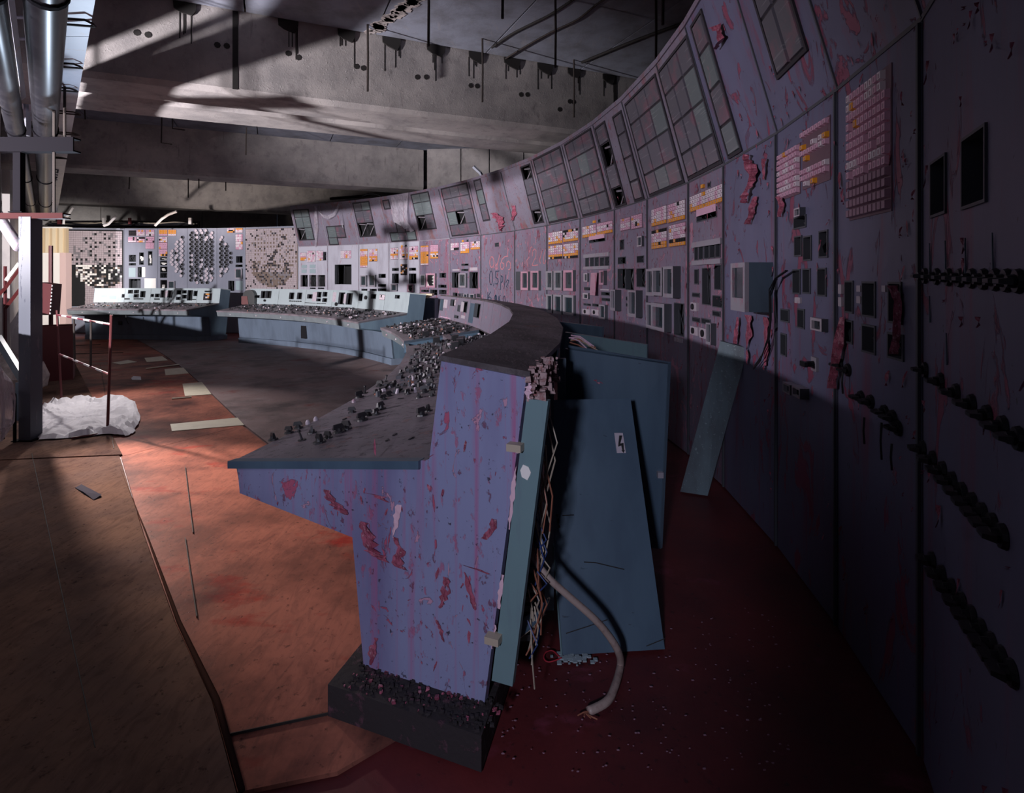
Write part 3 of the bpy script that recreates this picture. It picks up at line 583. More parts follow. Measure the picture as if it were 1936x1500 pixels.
def draw(q):
    pl, root = q['pl'], q['root']
    # front sheet, cut by the openings, and the closed cabinet behind it
    mb = MB(); sheet(mb, pl, .004, pl.L-.004, 0, q['pl'].H-.002, q['holes']); mb.build('front_sheet', q['m'], root)
    dp = .45; H = pl.H; bk = MB(); Ftop = H
    def P(x, y, d): return pl.P(x, y, d)
    bk.poly([P(0, 0, -dp), P(pl.L, 0, -dp), P(pl.L, H, -dp), P(0, H, -dp)]); bk.poly([P(.004, 0, 0), P(.004, 0, -dp), P(.004, H, -dp), P(.004, H, 0)]); bk.poly([P(pl.L-.004, 0, 0), P(pl.L-.004, 0, -dp), P(pl.L-.004, H, -dp), P(pl.L-.004, H, 0)])
    bk.poly([P(0, H, 0), P(pl.L, H, 0), P(pl.L, H, -dp), P(0, H, -dp)])
    bk.build('cabinet_body', M_black if q['up'] else M_side, root)
    for k, h, ex in q['els']:
        if k in ('D', 'DS', 'DW', 'M0'):
            rim = collar(pl, h, root, m=M_frame if k == 'M0' else None)
            if k == 'DS':
                sh = MB()
                for _ in range(4):
                    x = random.uniform(h[0], h[2]); y = random.uniform(h[1], h[3]); s_ = (h[2]-h[0])*.35
                    sh.prism([pl.P(x, y, -.04), pl.P(x+s_*random.uniform(.3, 1), y+s_, -.03), pl.P(x-s_*.4, y+s_*1.8, -.05)], pl.n*.003)
                sh.build('glass_shard', M_plastic, rim)
            elif k == 'DW':
                sh = MB()
                for _ in range(3):
                    x = random.uniform(h[0], (h[0]+h[2])/2); y = random.uniform(h[1], (h[1]+h[3])/2); sh.box(x, x+(h[2]-h[0])*.4, -.05, -.03, y, y+(h[3]-h[1])*.25, 0, pl.fn())
                sh.build('white_insert', M_paper, rim)
            elif (h[2]-h[0]) > .05:
                sh = MB()
                for _ in range(3):
                    x = random.uniform(h[0], h[2]); sh.tube([pl.P(x, h[1]+.01, -.05), pl.P(x+random.uniform(-.03, .03), (h[1]+h[3])/2, -.03), pl.P(x+random.uniform(-.03, .03), h[3]-.01, -.05)], .004, 4)
                sh.build('loose_wire', M_side, rim)
        elif k in ('M', 'MV'): meter(pl, h, root, M_frame, .045 if k == 'M' else .075)
        elif k == 'MP': meter(pl, h, root, M_framep, .05)
        elif k == 'MT': meter(pl, h, root, M_frame, .08)
        elif k == 'MB': meter(pl, h, root, M_framep, .045, True)
        elif k == 'MS': meter(pl, h, root, M_lplate, .03)
        elif k == 'A': lampgrid(pl, h, root, ex[0], ex[1])
        elif k == 'K': lampgrid(pl, h, root, ex[0], ex[1])
        elif k == 'AB': lampgrid(pl, h, root, ex[0], ex[1], True, .6)
        elif k == 'PB': plate(pl, h, root, M_plate)
        elif k == 'PL': plate(pl, h, root, M_lplate, 'label_plate')
        elif k == 'PP': plate(pl, h, root, M_pinkc, 'label_plate')
        elif k == 'PW': plate(pl, h, root, M_paper, 'blank_plate')
        elif k == 'PO': plate(pl, h, root, M_orange, 'signal_lamp', .02)
        elif k == 'PD': plate(pl, h, root, M_side, 'blanking_plate', .01)
        elif k == 'PD2':
            a, b, c, d = h; dm = MB(); dm.hexa([pl.P(a, b, .02), pl.P(c, b, .06), pl.P(c, b, .07), pl.P(a, b, .03), pl.P(a, d, .004), pl.P(c, d, .03), pl.P(c, d, .04), pl.P(a, d, .014)]); dm.build('hinged_cover', M_framep, root)
        elif k == 'RK':
            a, b, c, d = h; rk = MB(); t = (d-b)*.2
            rk.box(a, c, 0, .02, b-.01, b+t*.8, 0, pl.fn()); rk.box(a, c, 0, .02, d-t, d+.01, 0, pl.fn()); rk.build('slot_rack', M_frame, root)
        elif k == 'd':
            a, b, c, d = h; dm = MB(); dm.box(a, c, 0, .02, b, d, 0, pl.fn()); o = dm.build('dial_plate', M_lplate, root)
            r_ = min(c-a, d-b)*.36; x, y = (a+c)/2-(c-a)*.08, (b+d)/2; dd = MB(); dd.prism([pl.P(x+r_*math.cos(j*.524), y+r_*math.sin(j*.524), .02) for j in range(12)], pl.n*.012); dd.build('dial_knob', M_dark, o)
        elif k == 'SW':
            a, b, c, d = h; dm = MB(); dm.box(a, c, 0, .012, b, d, 0, pl.fn()); o = dm.build('switch_plate', M_frame, root)
            dd = MB(); x, y = (a+c)/2, (b+d)/2; dd.tube([pl.P(x, y, .012), pl.P(x, y, .06)], [.016, .012], 8); dd.box(a, c, .05, .065, y-.012, y+.012, 0, pl.fn()); dd.build('switch_knob', M_dark, o)
# upper glass tiles: (u TL, v TL, u BR, v BR, cols, rows, missing)
UP = [(0,555,398,594,452.6,2,3,[(2,0)]),(1,618,429.2,654,448.4,2,1,[]),(1,621.6,449.6,640.4,463.4,1,1,[]),(2,667.8,384.8,711,445.4,2,3,[(2,0),(2,1)]),(3,724.5,380,738,393.8,1,1,[]),(3,748.8,422,767.2,439,1,1,[]),(3,738,441,787.9,453,3,1,[]),
(4,777.9,368.4,824.7,431.3,2,3,[(2,0)]),(5,834.7,357,903.7,440.5,3,4,[(2,1)]),(6,896,340,926,415,1,3,[]),(7,985.7,317.3,1027.3,418.7,1,4,[(0,0),(3,0)]),(8,1009.6,303.5,1090.9,409,3,4,[]),(9,1068.7,275,1154.6,393,3,4,[]),
(10,1127,244.5,1183.7,384,1,4,[(1,0),(3,0)]),(10,1160.7,223,1217.5,375,1,4,[]),(11,1183.8,199.4,1293.3,344,3,4,[]),(12,1243.9,141.6,1367.4,302.5,3,4,[]),(13,1309.6,52,1401.4,281,1,4,[])]
tilec = 0
def tiles(q, h, cols, rows, miss):
    up, root = q['up'], q['root']; a, b, c, d = h; g = .012
    hs = [.22, .28, .28, .22] if rows == 4 else ([.24, .36, .40] if rows == 3 else [1])
    fr = MB(); F_ = up.fn()
    for (x0, x1, y0, y1) in ((a-.02, a, b-.02, d+.02), (c, c+.02, b-.02, d+.02), (a, c, b-.02, b), (a, c, d, d+.02)): fr.box(x0, x1, -.02, .012, y0, y1, 0, F_)
    fo = fr.build('tile_frame', M_rim, root); y = d; cw = (c-a)/cols
    bkp = MB(); 
    for r in range(rows):
        ch = (d-b)*hs[r]
        for k in range(cols):
            x0, x1, y1, y0 = a+cw*k+g/2, a+cw*(k+1)-g/2, y-g/2, y-ch+g/2
            if (r, k) in miss:
                br = MB(); br.tube([up.P(x0, y0, -.06), up.P(x1, y1-.02, -.06)], .008, 4); br.tube([up.P(x0, y1-.03, -.05), up.P(x1, y1-.06, -.05)], .012, 4); br.build('brace', M_frame, root)
                q['uholes'].append((x0, y0, x1, y1))
                continue
            t = MB(); o2 = random.uniform(0, .006); t.hexa([up.P(x0, y0, .002), up.P(x1, y0, .002), up.P(x1, y1, .002), up.P(x0, y1, .002), up.P(x0+.006, y0+.006, .012), up.P(x1-.006, y0+.006, .012+o2), up.P(x1-.006, y1-.006, .012+o2), up.P(x0+.006, y1-.006, .012)])
            t.build('schematic_tile', M_tileg if random.random() < (.75 if q['i'] < 5 else .10) else M_tile, root)
            if r < rows: pass
        y -= ch
    bb = MB(); sheet(bb, Pl(up.O+up.n*.0015, up.ex, up.ey, up.L, up.H), a, c, b, d, q['uholes']); bb.build('tile_ground', M_rim, root)
for (bi, u0, v0, u1, v1, co, ro, ms) in UP:
    q = bays[bi]; h = rect(q['up'], u0, v0, u1, v1); h = (max(h[0], .03), max(h[1], .03), min(h[2], q['pl'].L-.03), min(h[3], q['up'].H-.05))
    tiles(q, h, co, ro, ms)
# the big tile block on the near upper panel, open to the top
q = bays[14]; h = rect(q['up'], 1472.8, 141.6, 1523, 84)
sa, wa, _ = q['up'].hit(1472.8, 141.6); sb, wb_, _ = q['up'].hit(1522.6, 83.9); _, wr, _ = q['up'].hit(1430.8, 55.5)
h = (max(.03, min(sa, sb)), min(wa, wb_), min(q['pl'].L-.03, max(sa, sb)), q['up'].H-.06); tiles(q, h, 2, 3, [])
for q in LOW: draw(q)
for q in bays:
    up, root, tap = q['up'], q['root'], q['tap']; L_ = q['pl'].L; H = up.H; i = q['i']
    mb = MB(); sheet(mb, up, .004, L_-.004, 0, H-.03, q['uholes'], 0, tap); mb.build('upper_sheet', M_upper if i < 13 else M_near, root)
    bk = MB(); dp = -.5
    bk.poly([up.P(0, 0, -.12), up.P(L_, 0, -.12), up.P(L_-tap, H-.02, -.12), up.P(tap, H-.02, -.12)]); bk.build('upper_back', M_black, root)
    cp = MB(); A = [up.P(tap, H-.03, .012), up.P(L_-tap, H-.03, .012)]
    cp.hexa([A[0], A[1], A[1]+V((0, 0, 0))-q['pl'].n*.5, A[0]-q['pl'].n*.5, *[p+V((0, 0, .05)) for p in (A[0], A[1], A[1]-q['pl'].n*.5, A[0]-q['pl'].n*.5)]]); cp.build('top_rail', M_upper, root)
    st = MB(); st.box(.0, .012, -.005, .008, 0, H-.04, 0, up.fn()); st.box(L_-.02, L_-.008, -.005, .012, 0, ZS-.01, 0, q['pl'].fn()); st.box(0, L_, .0, .006, -.006, .008, 0, up.fn()); st.build('joint_strip', M_side if i > 4 else M_frame, root)
    if i >= 5:
        flakes(q['pl'], root, [(.02, .2, L_-.03, 2.35), (.02, 1.9, L_-.03, 2.38), (L_-.14, .3, L_-.02, 2.3)], 46 if i < 13 else 60, i+20, .7)
        flakes(up, root, [(.03, .0, L_-.03, .15), (.03, .05, L_-.05, H-.1)], 26, i+60, .55)
# extra bits on single bays
hangflake(bays[13]['pl'], bays[13]['root'], [(1420, 292, 3), (1424, 310, 8), (1430, 330, 14), (1425, 350, 12), (1418, 370, 8), (1415, 384, 3)], 3, .05)
hangflake(bays[13]['pl'], bays[13]['root'], [(1433, 372, 4), (1430, 392, 7), (1425, 408, 6), (1421, 424, 2)], 4, .04)
hangflake(bays[13]['pl'], bays[13]['root'], [(1452, 300, 3), (1450, 318, 5), (1448, 340, 3)], 5, .03)
hangflake(bays[13]['pl'], bays[13]['root'], [(1400, 600, 3), (1398, 625, 5), (1396, 650, 3)], 6, .03)
hangflake(bays[13]['pl'], bays[13]['root'], [(1418, 596, 12), (1420, 625, 8), (1417, 660, 4), (1416, 690, 1)], 7, .02)
hangflake(bays[13]['pl'], bays[13]['root'], [(1452, 600, 9), (1454, 640, 7), (1450, 690, 5), (1448, 700, 2)], 8, .02)
hangflake(bays[13]['up'], bays[13]['root'], [(1362, 45, 4), (1368, 60, 9), (1372, 75, 13), (1362, 90, 4)], 9, .06)
hangflake(bays[6]['up'], bays[6]['root'], [(935, 402, 7), (945, 412, 10), (950, 424, 6), (949, 436, 2)], 10, .06)
hangflake(bays[6]['up'], bays[6]['root'], [(974, 388, 4), (974, 404, 6), (972, 416, 2)], 11, .07)
hangflake(bays[15]['pl'], bays[15]['root'], [(1602, 600, 4), (1598, 650, 6), (1590, 700, 5), (1586, 735, 3)], 12, .04)
hangflake(bays[15]['pl'], bays[15]['root'], [(1706, 540, 3), (1709, 570, 5), (1706, 640, 4), (1704, 670, 2)], 13, .04)
hangflake(bays[14]['pl'], bays[14]['root'], [(1480, 372, 4), (1484, 390, 7), (1481, 410, 2)], 14, .03)
# plain light stripe between the two tile columns
q = bays[10]; 
# recorder box standing out of bay 13
q = bays[13]; pl = q['pl']; s0, w0, _ = pl.hit(1420, 600); s1_, w1, _ = pl.hit(1455, 505)
zb0, zb1 = 1.355, 1.65; x1 = pl.L-.06; x0 = x1-.24
rb_ = MB(); rb_.box(x0, x1, 0, .14, zb0, zb1, 0, pl.fn()); rbo = rb_.build('recorder_case', M_teal, q['root'])
fr = MB(); t = .03
for (a, b, c, d) in ((x0, x0+t, zb0, zb1), (x1-t, x1, zb0, zb1), (x0+t, x1-t, zb1-t, zb1), (x0+t, x1-t, zb0, zb0+.08)): fr.box(a, b, .14, .165, c, d, 0, pl.fn())
fr.build('recorder_bezel', M_frame, rbo)
gl = MB(); gl.box(x0+t, x1-t, .141, .15, zb0+.08, zb1-t, 0, pl.fn()); gl.build('recorder_glass', M_glass, rbo)
wv = []
wi = thing('loose_wire', bays[13]['pl'].P(pl.L-.03, 1.1), 'thin dark wires dangling beside the recorder box on the panel wall', 'wire')
for k in range(3):
    P_ = []
    for (u, v) in ((1500, 512), (1480, 525), (1467, 560-6*k), (1468, 600+8*k), (1464, 640), (1450, 672+5*k), (1436, 692+3*k)):
        qq = owner(u, v) or q; s, w_, _ = qq['pl'].hit(u+2*k, v); P_.append(qq['pl'].P(s, w_, .03+.01*k))
    tb = MB(); tb.tube(P_, .004, 5); tb.build('strand', M_dark, wi)
# rows of dark switches on the nearest bay, and their drips
q = bays[16]; pl = q['pl']
for (ua, va, ub, vb, n, mlt) in ((1752, 522, 1930, 532, 9, 1.0), (1752, 700, 1930, 830, 7, 1.0), (1748, 850, 1900, 1015, 9, 1.1), (1766, 1062, 1918, 1275, 9, 1.1)):
    for k in range(n):
        t = k/(n-1); s, w_, tt = pl.hit(ua+(ub-ua)*t, va+(vb-va)*t)
        o = inst('switch_knob', knobm, q['root'], pl.M(s, w_, .002) @ Matrix.Rotation(-math.pi/2, 4, 'X') @ Matrix.Scale(.72*mlt, 4))
for (u, v0, v1) in ((1760, 460, 520), (1790, 455, 520), (1828, 450, 525), (1880, 440, 525), (1760, 560, 610), (1792, 630, 690)):
    s, a_, _ = pl.hit(u, v0); s2_, b_, _ = pl.hit(u, v1); mb = MB(); mb.prism([pl.P(s, a_, .002), pl.P(s+.006, b_, .002), pl.P(s-.006, b_, .002)], pl.n*.003); mb.build('paint_drip', M_teal, q['root'])
# rows of switches and hanging tags on the bay before it
q = bays[15]; pl = q['pl']
for (u, v) in ((1590, 690), (1605, 700), (1630, 752), (1648, 760), (1675, 780), (1690, 790), (1700, 810)):
    s, w_, _ = pl.hit(u, v); inst('switch_knob', knobm, q['root'], pl.M(s, w_, .002) @ Matrix.Rotation(-math.pi/2, 4, 'X') @ Matrix.Scale(.8, 4))
for (u, v0, v1) in ((1608, 700, 745), (1650, 790, 840), (1684, 800, 870), (1704, 840, 890)):
    s, a_, _ = pl.hit(u, v0); _, b_, _ = pl.hit(u, v1); mb = MB(); mb.tube([pl.P(s, a_, .03), pl.P(s+.004, (a_+b_)/2, .035), pl.P(s, b_, .03)], .004, 5); mb.build('hanging_wire', M_dark, q['root'])
nb_ = thing('blank_cabinet', V((.95, .5, 0)), 'blank dark panel closing the near end of the wall', 'control panel')
mb = MB(); mb.hexa([(.90, .86, 0), (1.02, -.6, 0), (1.4, -.6, 0), (1.3, .86, 0), (.90, .86, ZT), (1.02, -.6, ZT), (1.4, -.6, ZT), (1.3, .86, ZT)]); mb.build('front_sheet', M_near, nb_)
jl = MB(); jl.box(.90, .92, .0, .02, 0, ZT, 0, lambda x, y, z: V((x-.02, y+.84, z))); jl.build('joint_strip', M_side, nb_)
# handwriting
def stroke(mb, q, pts, wpx):
    pl = q['pl']; P_ = []
    for (zx, zy) in pts:
        s, w_, t = pl.hit(915+zx/13.64, 470+zy/13.64); P_.append((s, w_, t))
    for i in range(len(P_)-1):
        a, b = V((P_[i][0], P_[i][1], 0)), V((P_[i+1][0], P_[i+1][1], 0)); d = (b-a); n_ = V((-d.y, d.x, 0)).normalized()*wpx/13.64*P_[i][2]/F/2; e = d.normalized()*n_.length*.6
        mb.prism([pl.P(x.x, x.y, .0015) for x in (a-e+n_, a-e-n_, b+e-n_, b+e+n_)], pl.n*.0015)
def ell(cx, cy, rx, ry): return [(cx+rx*math.sin(a*math.pi/6), cy-ry*math.cos(a*math.pi/6)) for a in range(13)]
g1 = MB(); q = bays[6]
for s in (ell(205, 350, 55, 140), [(260, 470), (262, 505)], [(410, 160), (375, 300), (345, 420), (332, 520)], [(300, 450), (350, 380)], [(620, 195), (540, 210), (470, 280), (425, 420), (440, 520), (480, 545), (520, 470), (515, 390), (470, 370)], [(580, 460), (590, 370), (640, 320), (685, 380), (690, 470), (670, 540), (630, 550)]):
    g1 = MB(); stroke(g1, q, s, 26); g1.build('pen_stroke', M_grafp, q['root'])
g1 = MB(); q7 = bays[7]
for s in ([(850, 270), (845, 330)], [(800, 500), (785, 430), (800, 400)], [(890, 420), (895, 485)], [(1170, 225), (1105, 310), (1130, 460)], [(1180, 110), (1205, -20), (1230, -40)], [(1250, 190), (1262, 60), (1310, 10), (1350, 60), (1340, 200), (1290, 320), (1240, 430), (1300, 440), (1390, 425)], [(1520, 20), (1475, 160), (1440, 300), (1455, 385)], [(1590, 30), (1545, 200), (1530, 370), (1570, 395), (1600, 300)]):
    g1 = MB(); stroke(g1, q7, s, 24); g1.build('pen_stroke', M_grafp, q7['root'])
g2 = MB()
for s in (ell(185, 760, 42, 180), [(262, 900), (248, 965)], [(390, 580), (300, 600), (300, 740), (360, 790), (372, 860), (345, 915), (300, 910)], [(440, 690), (437, 860), (428, 1060)], [(440, 705), (490, 740), (485, 840), (440, 885)], [(565, 680), (540, 860), (515, 1040)], [(570, 880), (600, 810), (640, 830), (620, 910), (578, 980), (605, 1022)], [(690, 1010), (690, 1030)],
          [(100, 1130), (97, 1340)], [(172, 1120), (110, 1240), (110, 1330), (165, 1340), (190, 1290), (150, 1250), (115, 1270)], ell(305, 1290, 26, 88), ell(305, 1290, 12, 70), [(382, 1230), (380, 1390)], [(425, 1210), (388, 1300), (430, 1395)], ell(525, 1320, 28, 90), [(605, 1350), (582, 1430)]):
    g2 = MB(); stroke(g2, q, s, 24); g2.build('pen_stroke', M_grafb, q['root'])
# mimic boards: square tiles
def tilefield(q, cx_, cy_, R, cell, mode, seed):
    pl = q['pl']; rr = random.Random(seed); mb = MB(); y = .75
    while y < ZM-.06:
        x = .04
        while x < pl.L-.04:
            d = math.hypot(x-cx_, y-cy_)/R; k = None
            if mode == 'pink':
                k = 0 if d > 1 else 0
                if d > 1 and rr.random() < .12: k = 2
                if d < 1:
                    if y < cy_-R*.48: k = rr.choice([3, 3, 3, 2, 1])
                    elif int((x)/cell) % 2 == 0 and int(y/cell) % 2 == 0 and rr.random() < .6: k = None
                    elif y < cy_-R*.1 and rr.random() < .35: k = rr.choice([2, None])
                    elif abs((x-cx_)-(y-cy_)*.7) < cell*1.2 and rr.random() < .6: k = 2
                    elif rr.random() < .10: k = rr.choice([2, 1])
            else:
                if d > 1: k = 0 if (x > .5 or y > 2.05) else None
                elif y < 1.95: 
                    pr = rr.random(); left = x < .75
                    k = (4 if pr < (.5 if left else .12) else (None if pr < .65 else rr.choice([1, 3, 2])))  # white tiles paint in the patches of light, most at the left
                    if x < .28: k = None
                elif int(x/cell) % 2 == 0 and int(y/cell) % 2 == 0: k = None if rr.random() < .45 else 0
                else: k = rr.choice([0, 0, 0, 1])
            if k is not None:
                h_ = rr.uniform(.006, .016); f = cell*.46
                P_ = [pl.P(x+sx*f, y+sy*f, dd) for dd in (.001, h_) for sx, sy in ((-1, -1), (1, -1), (1, 1), (-1, 1))]; n0 = len(mb.v); mb.v += P_
                for fc in ((4, 5, 6, 7), (0, 1, 5, 4), (1, 2, 6, 5), (2, 3, 7, 6), (3, 0, 4, 7)): mb.f.append([n0+z for z in fc]); mb.m.append(k)
            x += cell
        y += cell
    mb.build('mimic_tiles', [M_mimic, M_mimicg, M_rim, M_brown, M_paper], q['root'], 'stuff')
    bb = MB(); bb.box(.02, pl.L-.02, 0, .002, .75, ZM-.05, 0, pl.fn()); bb.build('tile_backing', M_brown if mode == 'pink' else M_black, q['root'])
q = mim[5]; s, w_, _ = q['pl'].hit(515, 488); tilefield(q, s, w_, .80, .052, 'pink', 3)
q = mim[0]; s, w_, _ = q['pl'].hit(192, 492); tilefield(q, s, w_, .80, .060, 'torn', 4)
dl = MB()
for qi in (2, 3, 4):
    q = mim[qi]; pl = q['pl']; row = 0; v = 436.5
    rr = random.Random(qi)
    while v < 536:
        u = 325+(2.45 if row % 2 else 0)
        while u < 442:
            if math.hypot((u-381.5)/58, (v-485)/50.5) < 1:
                s, w_, t = pl.hit(u, v)
                if .06 < s < pl.L-.06 and t > 0:
                    full = (v < 455 and rr.random() < .6) or (u < 352 and v > 452 and rr.random() < .85) or (v > 508 and u > 388 and rr.random() < .8) or rr.random() < .08
                    hexdial(pl, q['root'], s, w_, .049, full)
            u += 9.4
        v += 4.25; row += 1

# plastic sheets over the top of two bays
def drape(name, rows, lab):
    up = None; mb = MB(); R_ = []
    for r in rows:
        R_.append([p for p in r])
    n = len(R_[0])
    for a, b in zip(R_[:-1], R_[1:]):
        for i in range(n-1): mb.poly([a[i], a[i+1], b[i+1], b[i]])
    o = mb.build(name, M_plastic, smooth=False); tag(o, lab, 'plastic sheet'); return o
def drows(bi, rows, out, seed):
    rr = random.Random(seed); up = bays[bi]['up']; R_ = []
    for j, r in enumerate(rows):
        line = []
        for i, (u, v) in enumerate(r):
            s, w_, _ = up.hit(u, v); line.append(up.P(s, w_, out*(.3+rr.random())))
        R_.append(line)
    return R_
drape('plastic_sheet', drows(3, [[(744+5*i, 371-1.2*i) for i in range(7)], [(744+5*i, 385-1*i) for i in range(7)], [(744+5.2*i, 400+(2 if i % 2 else -1)) for i in range(7)], [(745+5.6*i, 414+i+(3 if i % 2 else 0)) for i in range(7)], [(756+5.2*i, 420+2.6*i+(4 if i % 2 else 0)) for i in range(7)]], .09, 5), 'clear plastic sheet hanging in creases from the top of a panel bay')
pr = bays[1]['up']
rr = random.Random(4); line1 = []; line2 = []
for (u, v, t) in ((600, 388, 3), (604, 397, 3), (613, 405, 3.5), (624, 407, 4), (634, 402, 3.5), (640, 392, 3), (643, 383, 3), (647, 398, 4), (650, 414, 4.5), (651, 428, 2)):
    s, w_, tt = pr.hit(u, v); line1.append(pr.P(s, w_, .05+.04*rr.random())); line2.append(pr.P(s+t*tt/F*.6, w_-t*tt/F*1.6, .05+.07*rr.random()))
mb = MB()
for i in range(len(line1)-1): mb.poly([line1[i], line1[i+1], line2[i+1], line2[i]])
l3 = []
for (u, v, t) in ((599, 389, 3), (600, 410, 4), (600, 430, 4), (600, 450, 3), (599, 466, 1.5)):
    s, w_, tt = bays[0]['up'].hit(u, v); l3.append((bays[0]['up'].P(s-t*tt/F, w_, .04+.03*rr.random()), bays[0]['up'].P(s, w_, .09), bays[0]['up'].P(s+t*tt/F, w_, .03+.04*rr.random())))
for a, b in zip(l3[:-1], l3[1:]): mb.poly([a[0], a[1], b[1], b[0]]); mb.poly([a[1], a[2], b[2], b[1]])
tag(mb.build('torn_plastic', M_plastic), 'torn plastic swag looped along the top of the panels', 'plastic sheet')

# ---------------------------------------------------------------- consoles
PROF = dict(front=(0, .80), lipb=(.015, .67), under=(.58, .585), ped=(.63, .12), backb=(1.12, .09), backt=(1.275, 1.23), topf=(.958, 1.267), panb=(.91, .92), desk=(.895, .912))
L0 = V((-.55, 2.07, 0)); Ld = V((.93, -.37, 0)).normalized()
def console(phis, label, mats, els, endcut=False, group='curved control desks', gap=None, deskfn=None):
    mpan, mend = mats
    def pt(i, key, ds=0, dz=0):
        s, z = PROF[key]; s += ds; z += dz
        if endcut and i == 0: q = L0+Ld*(s-.63); return V((q.x, q.y, z))
        return arc(phis[i], R0+s, z)
    mid = arc((phis[0]+phis[-1])/2, R0+.9); root = thing('control_desk', mid, label, 'control desk', group)
    fac = []
    n = len(phis)-1
    for i in range(n):
        j = i+1; R_ = lambda k, ds=0, dz=0: (pt(j, k, ds, dz), pt(i, k, ds, dz))   # left, right seen from the front
        isgap = gap is not None and i == gap
        # desk surface sheet
        a, b = R_('front', -.02); c, d = R_('desk')
        mb = MB()
        if not isgap:
            e = V((0, 0, -.03)); mb.hexa([a+e, b+e, d+e, c+e, a, b, d, c]); mb.build('desk_panel', M_desk, root)
        else:
            e = V((0, 0, -.14)); tr = MB(); tr.hexa([a+e*1.1, b+e*1.1, d+e*1.1, c+e*1.1, a+e, b+e, d+e, c+e]); tr.poly([a, c, c+e, a+e]); tr.poly([b, d, d+e, b+e]); tr.build('open_tray', M_door, root)
            m1, m2 = (a*.45+c*.55), (b*.45+d*.55); tr = MB(); off_ = (c-a).normalized()*.04
            tr.hexa([m1-off_+e*.3, m2-off_+e*.3, m2+off_+e*.3, m1+off_+e*.3, m1-off_, m2-off_, m2+off_, m1+off_]); tr.build('tray_bridge', M_desk, root)
        a, b = R_('front', -.01, -.03); c, d = R_('lipb'); o1, o2 = R_('lipb', .03); f1, f2 = R_('front', .03, -.03)
        mb = MB(); mb.hexa([c, d, o2, o1, a, b, f2, f1]); fo = mb.build('fascia', M_lip, root)
        mdl = (a+b)/2*.5+(c+d)/2*.5; nn = ((b-a).cross(V((0, 0, 1)))).normalized(); bl = MB(); bl.tube([mdl-nn*.0, mdl+nn*.012], [.014, .012], 8); bl.build('bolt', M_lplate, fo)
        a, b = R_('lipb'); c, d = R_('under'); e = V((0, 0, .02)); mb = MB(); mb.hexa([a, b, d, c, a+e, b+e, d+e, c+e]); mb.build('underside', M_teal, root)
        a, b = R_('under'); c, d = R_('ped'); mb = MB(); x1_, x2_ = R_('ped', .03); y1_, y2_ = R_('under', .03); mb.hexa([c, d, x2_, x1_, a, b, y2_, y1_]); mb.build('pedestal_panel', M_pedestal, root)
        a, b = R_('topf', -.008); c, d = R_('backt', .01); e = V((0, 0, .02)); mb = MB(); mb.hexa([a, b, d, c, a+e, b+e, d+e, c+e]); mb.build('top_cover', M_top if endcut else mpan, root)
        a, b = R_('panb'); c, d = R_('topf'); ex = b-a; ey = (c+d)/2-(a+b)/2; ey = ey-ex.normalized()*ey.dot(ex.normalized())
        fac.append((Pl(a, ex, ey, ex.length, ey.length), ((d-c).length-ex.length)/2))
        a, b = R_('desk'); c, d = R_('panb'); mb = MB(); mb.poly([a, b, d, c]); mb.build('desk_upstand', M_top, root)
        if not endcut or i > 0:
            a, b = R_('backb'); c, d = R_('backt'); mb = MB(); mb.poly([b, a, c, d]); mb.build('rear_panel', M_teal, root)
    # plinth
    for i in range(n):
        j = i+1; mb = MB(); s0, s1_ = .60, 1.17
        def q(i_, s): 
            if endcut and i_ == 0: v = L0+Ld*(s-.63); return V((v.x, v.y, 0))
            return arc(phis[i_], R0+s)
        a, b, c, d = q(j, s0), q(i, s0), q(i, s1_), q(j, s1_); z = V((0, 0, .115))
        if endcut and i == 0:
            ext = V((-.37, -.93, 0)).normalized()*.13; b = b+ext-Ld*.03; c = c+ext
        mb.hexa([a, b, c, d, a+z, b+z, c+z, d+z]); mb.build('plinth', M_soil if endcut and i == 0 else M_pedestal, root)
    # ends
    for i in (0, n):
        keys = ['front', 'lipb', 'under', 'ped', 'backb', 'backt', 'topf', 'panb', 'desk']
        poly = [pt(i, k)+(V((-.37, -.93, 0)).normalized()*.006 if endcut and i == 0 else V((0, 0, 0))) for k in keys]; tv = (arc(phis[i]+90, 1)-arc(phis[i]+90, 0)).normalized()
        if endcut and i == 0: tv = V((.37, .93, 0)).normalized()
        elif i == n: tv = -tv
        mb = MB(); mb.prism(poly, tv*.03); o = mb.build('end_panel', mend if (i == 0) else M_teal, root)
    # instrument panels
    buckets = [[] for _ in fac]
    for el in els:
        k, u0, v0, u1, v1 = el[:5]
        for i, (pl, _) in enumerate(fac):
            s, w_, t = pl.hit((u0+u1)/2, (v0+v1)/2)
            if 0 <= s <= pl.L and -.1 < w_ < pl.H+.1:
                h = rect(pl, u0, v0, u1, v1); h = (max(h[0], .01), max(h[1], .012), min(h[2], pl.L-.01), min(h[3], pl.H-.012))
                if h[2]-h[0] > .012 and h[3]-h[1] > .008: buckets[i].append((k, h, el[5:]))
                break
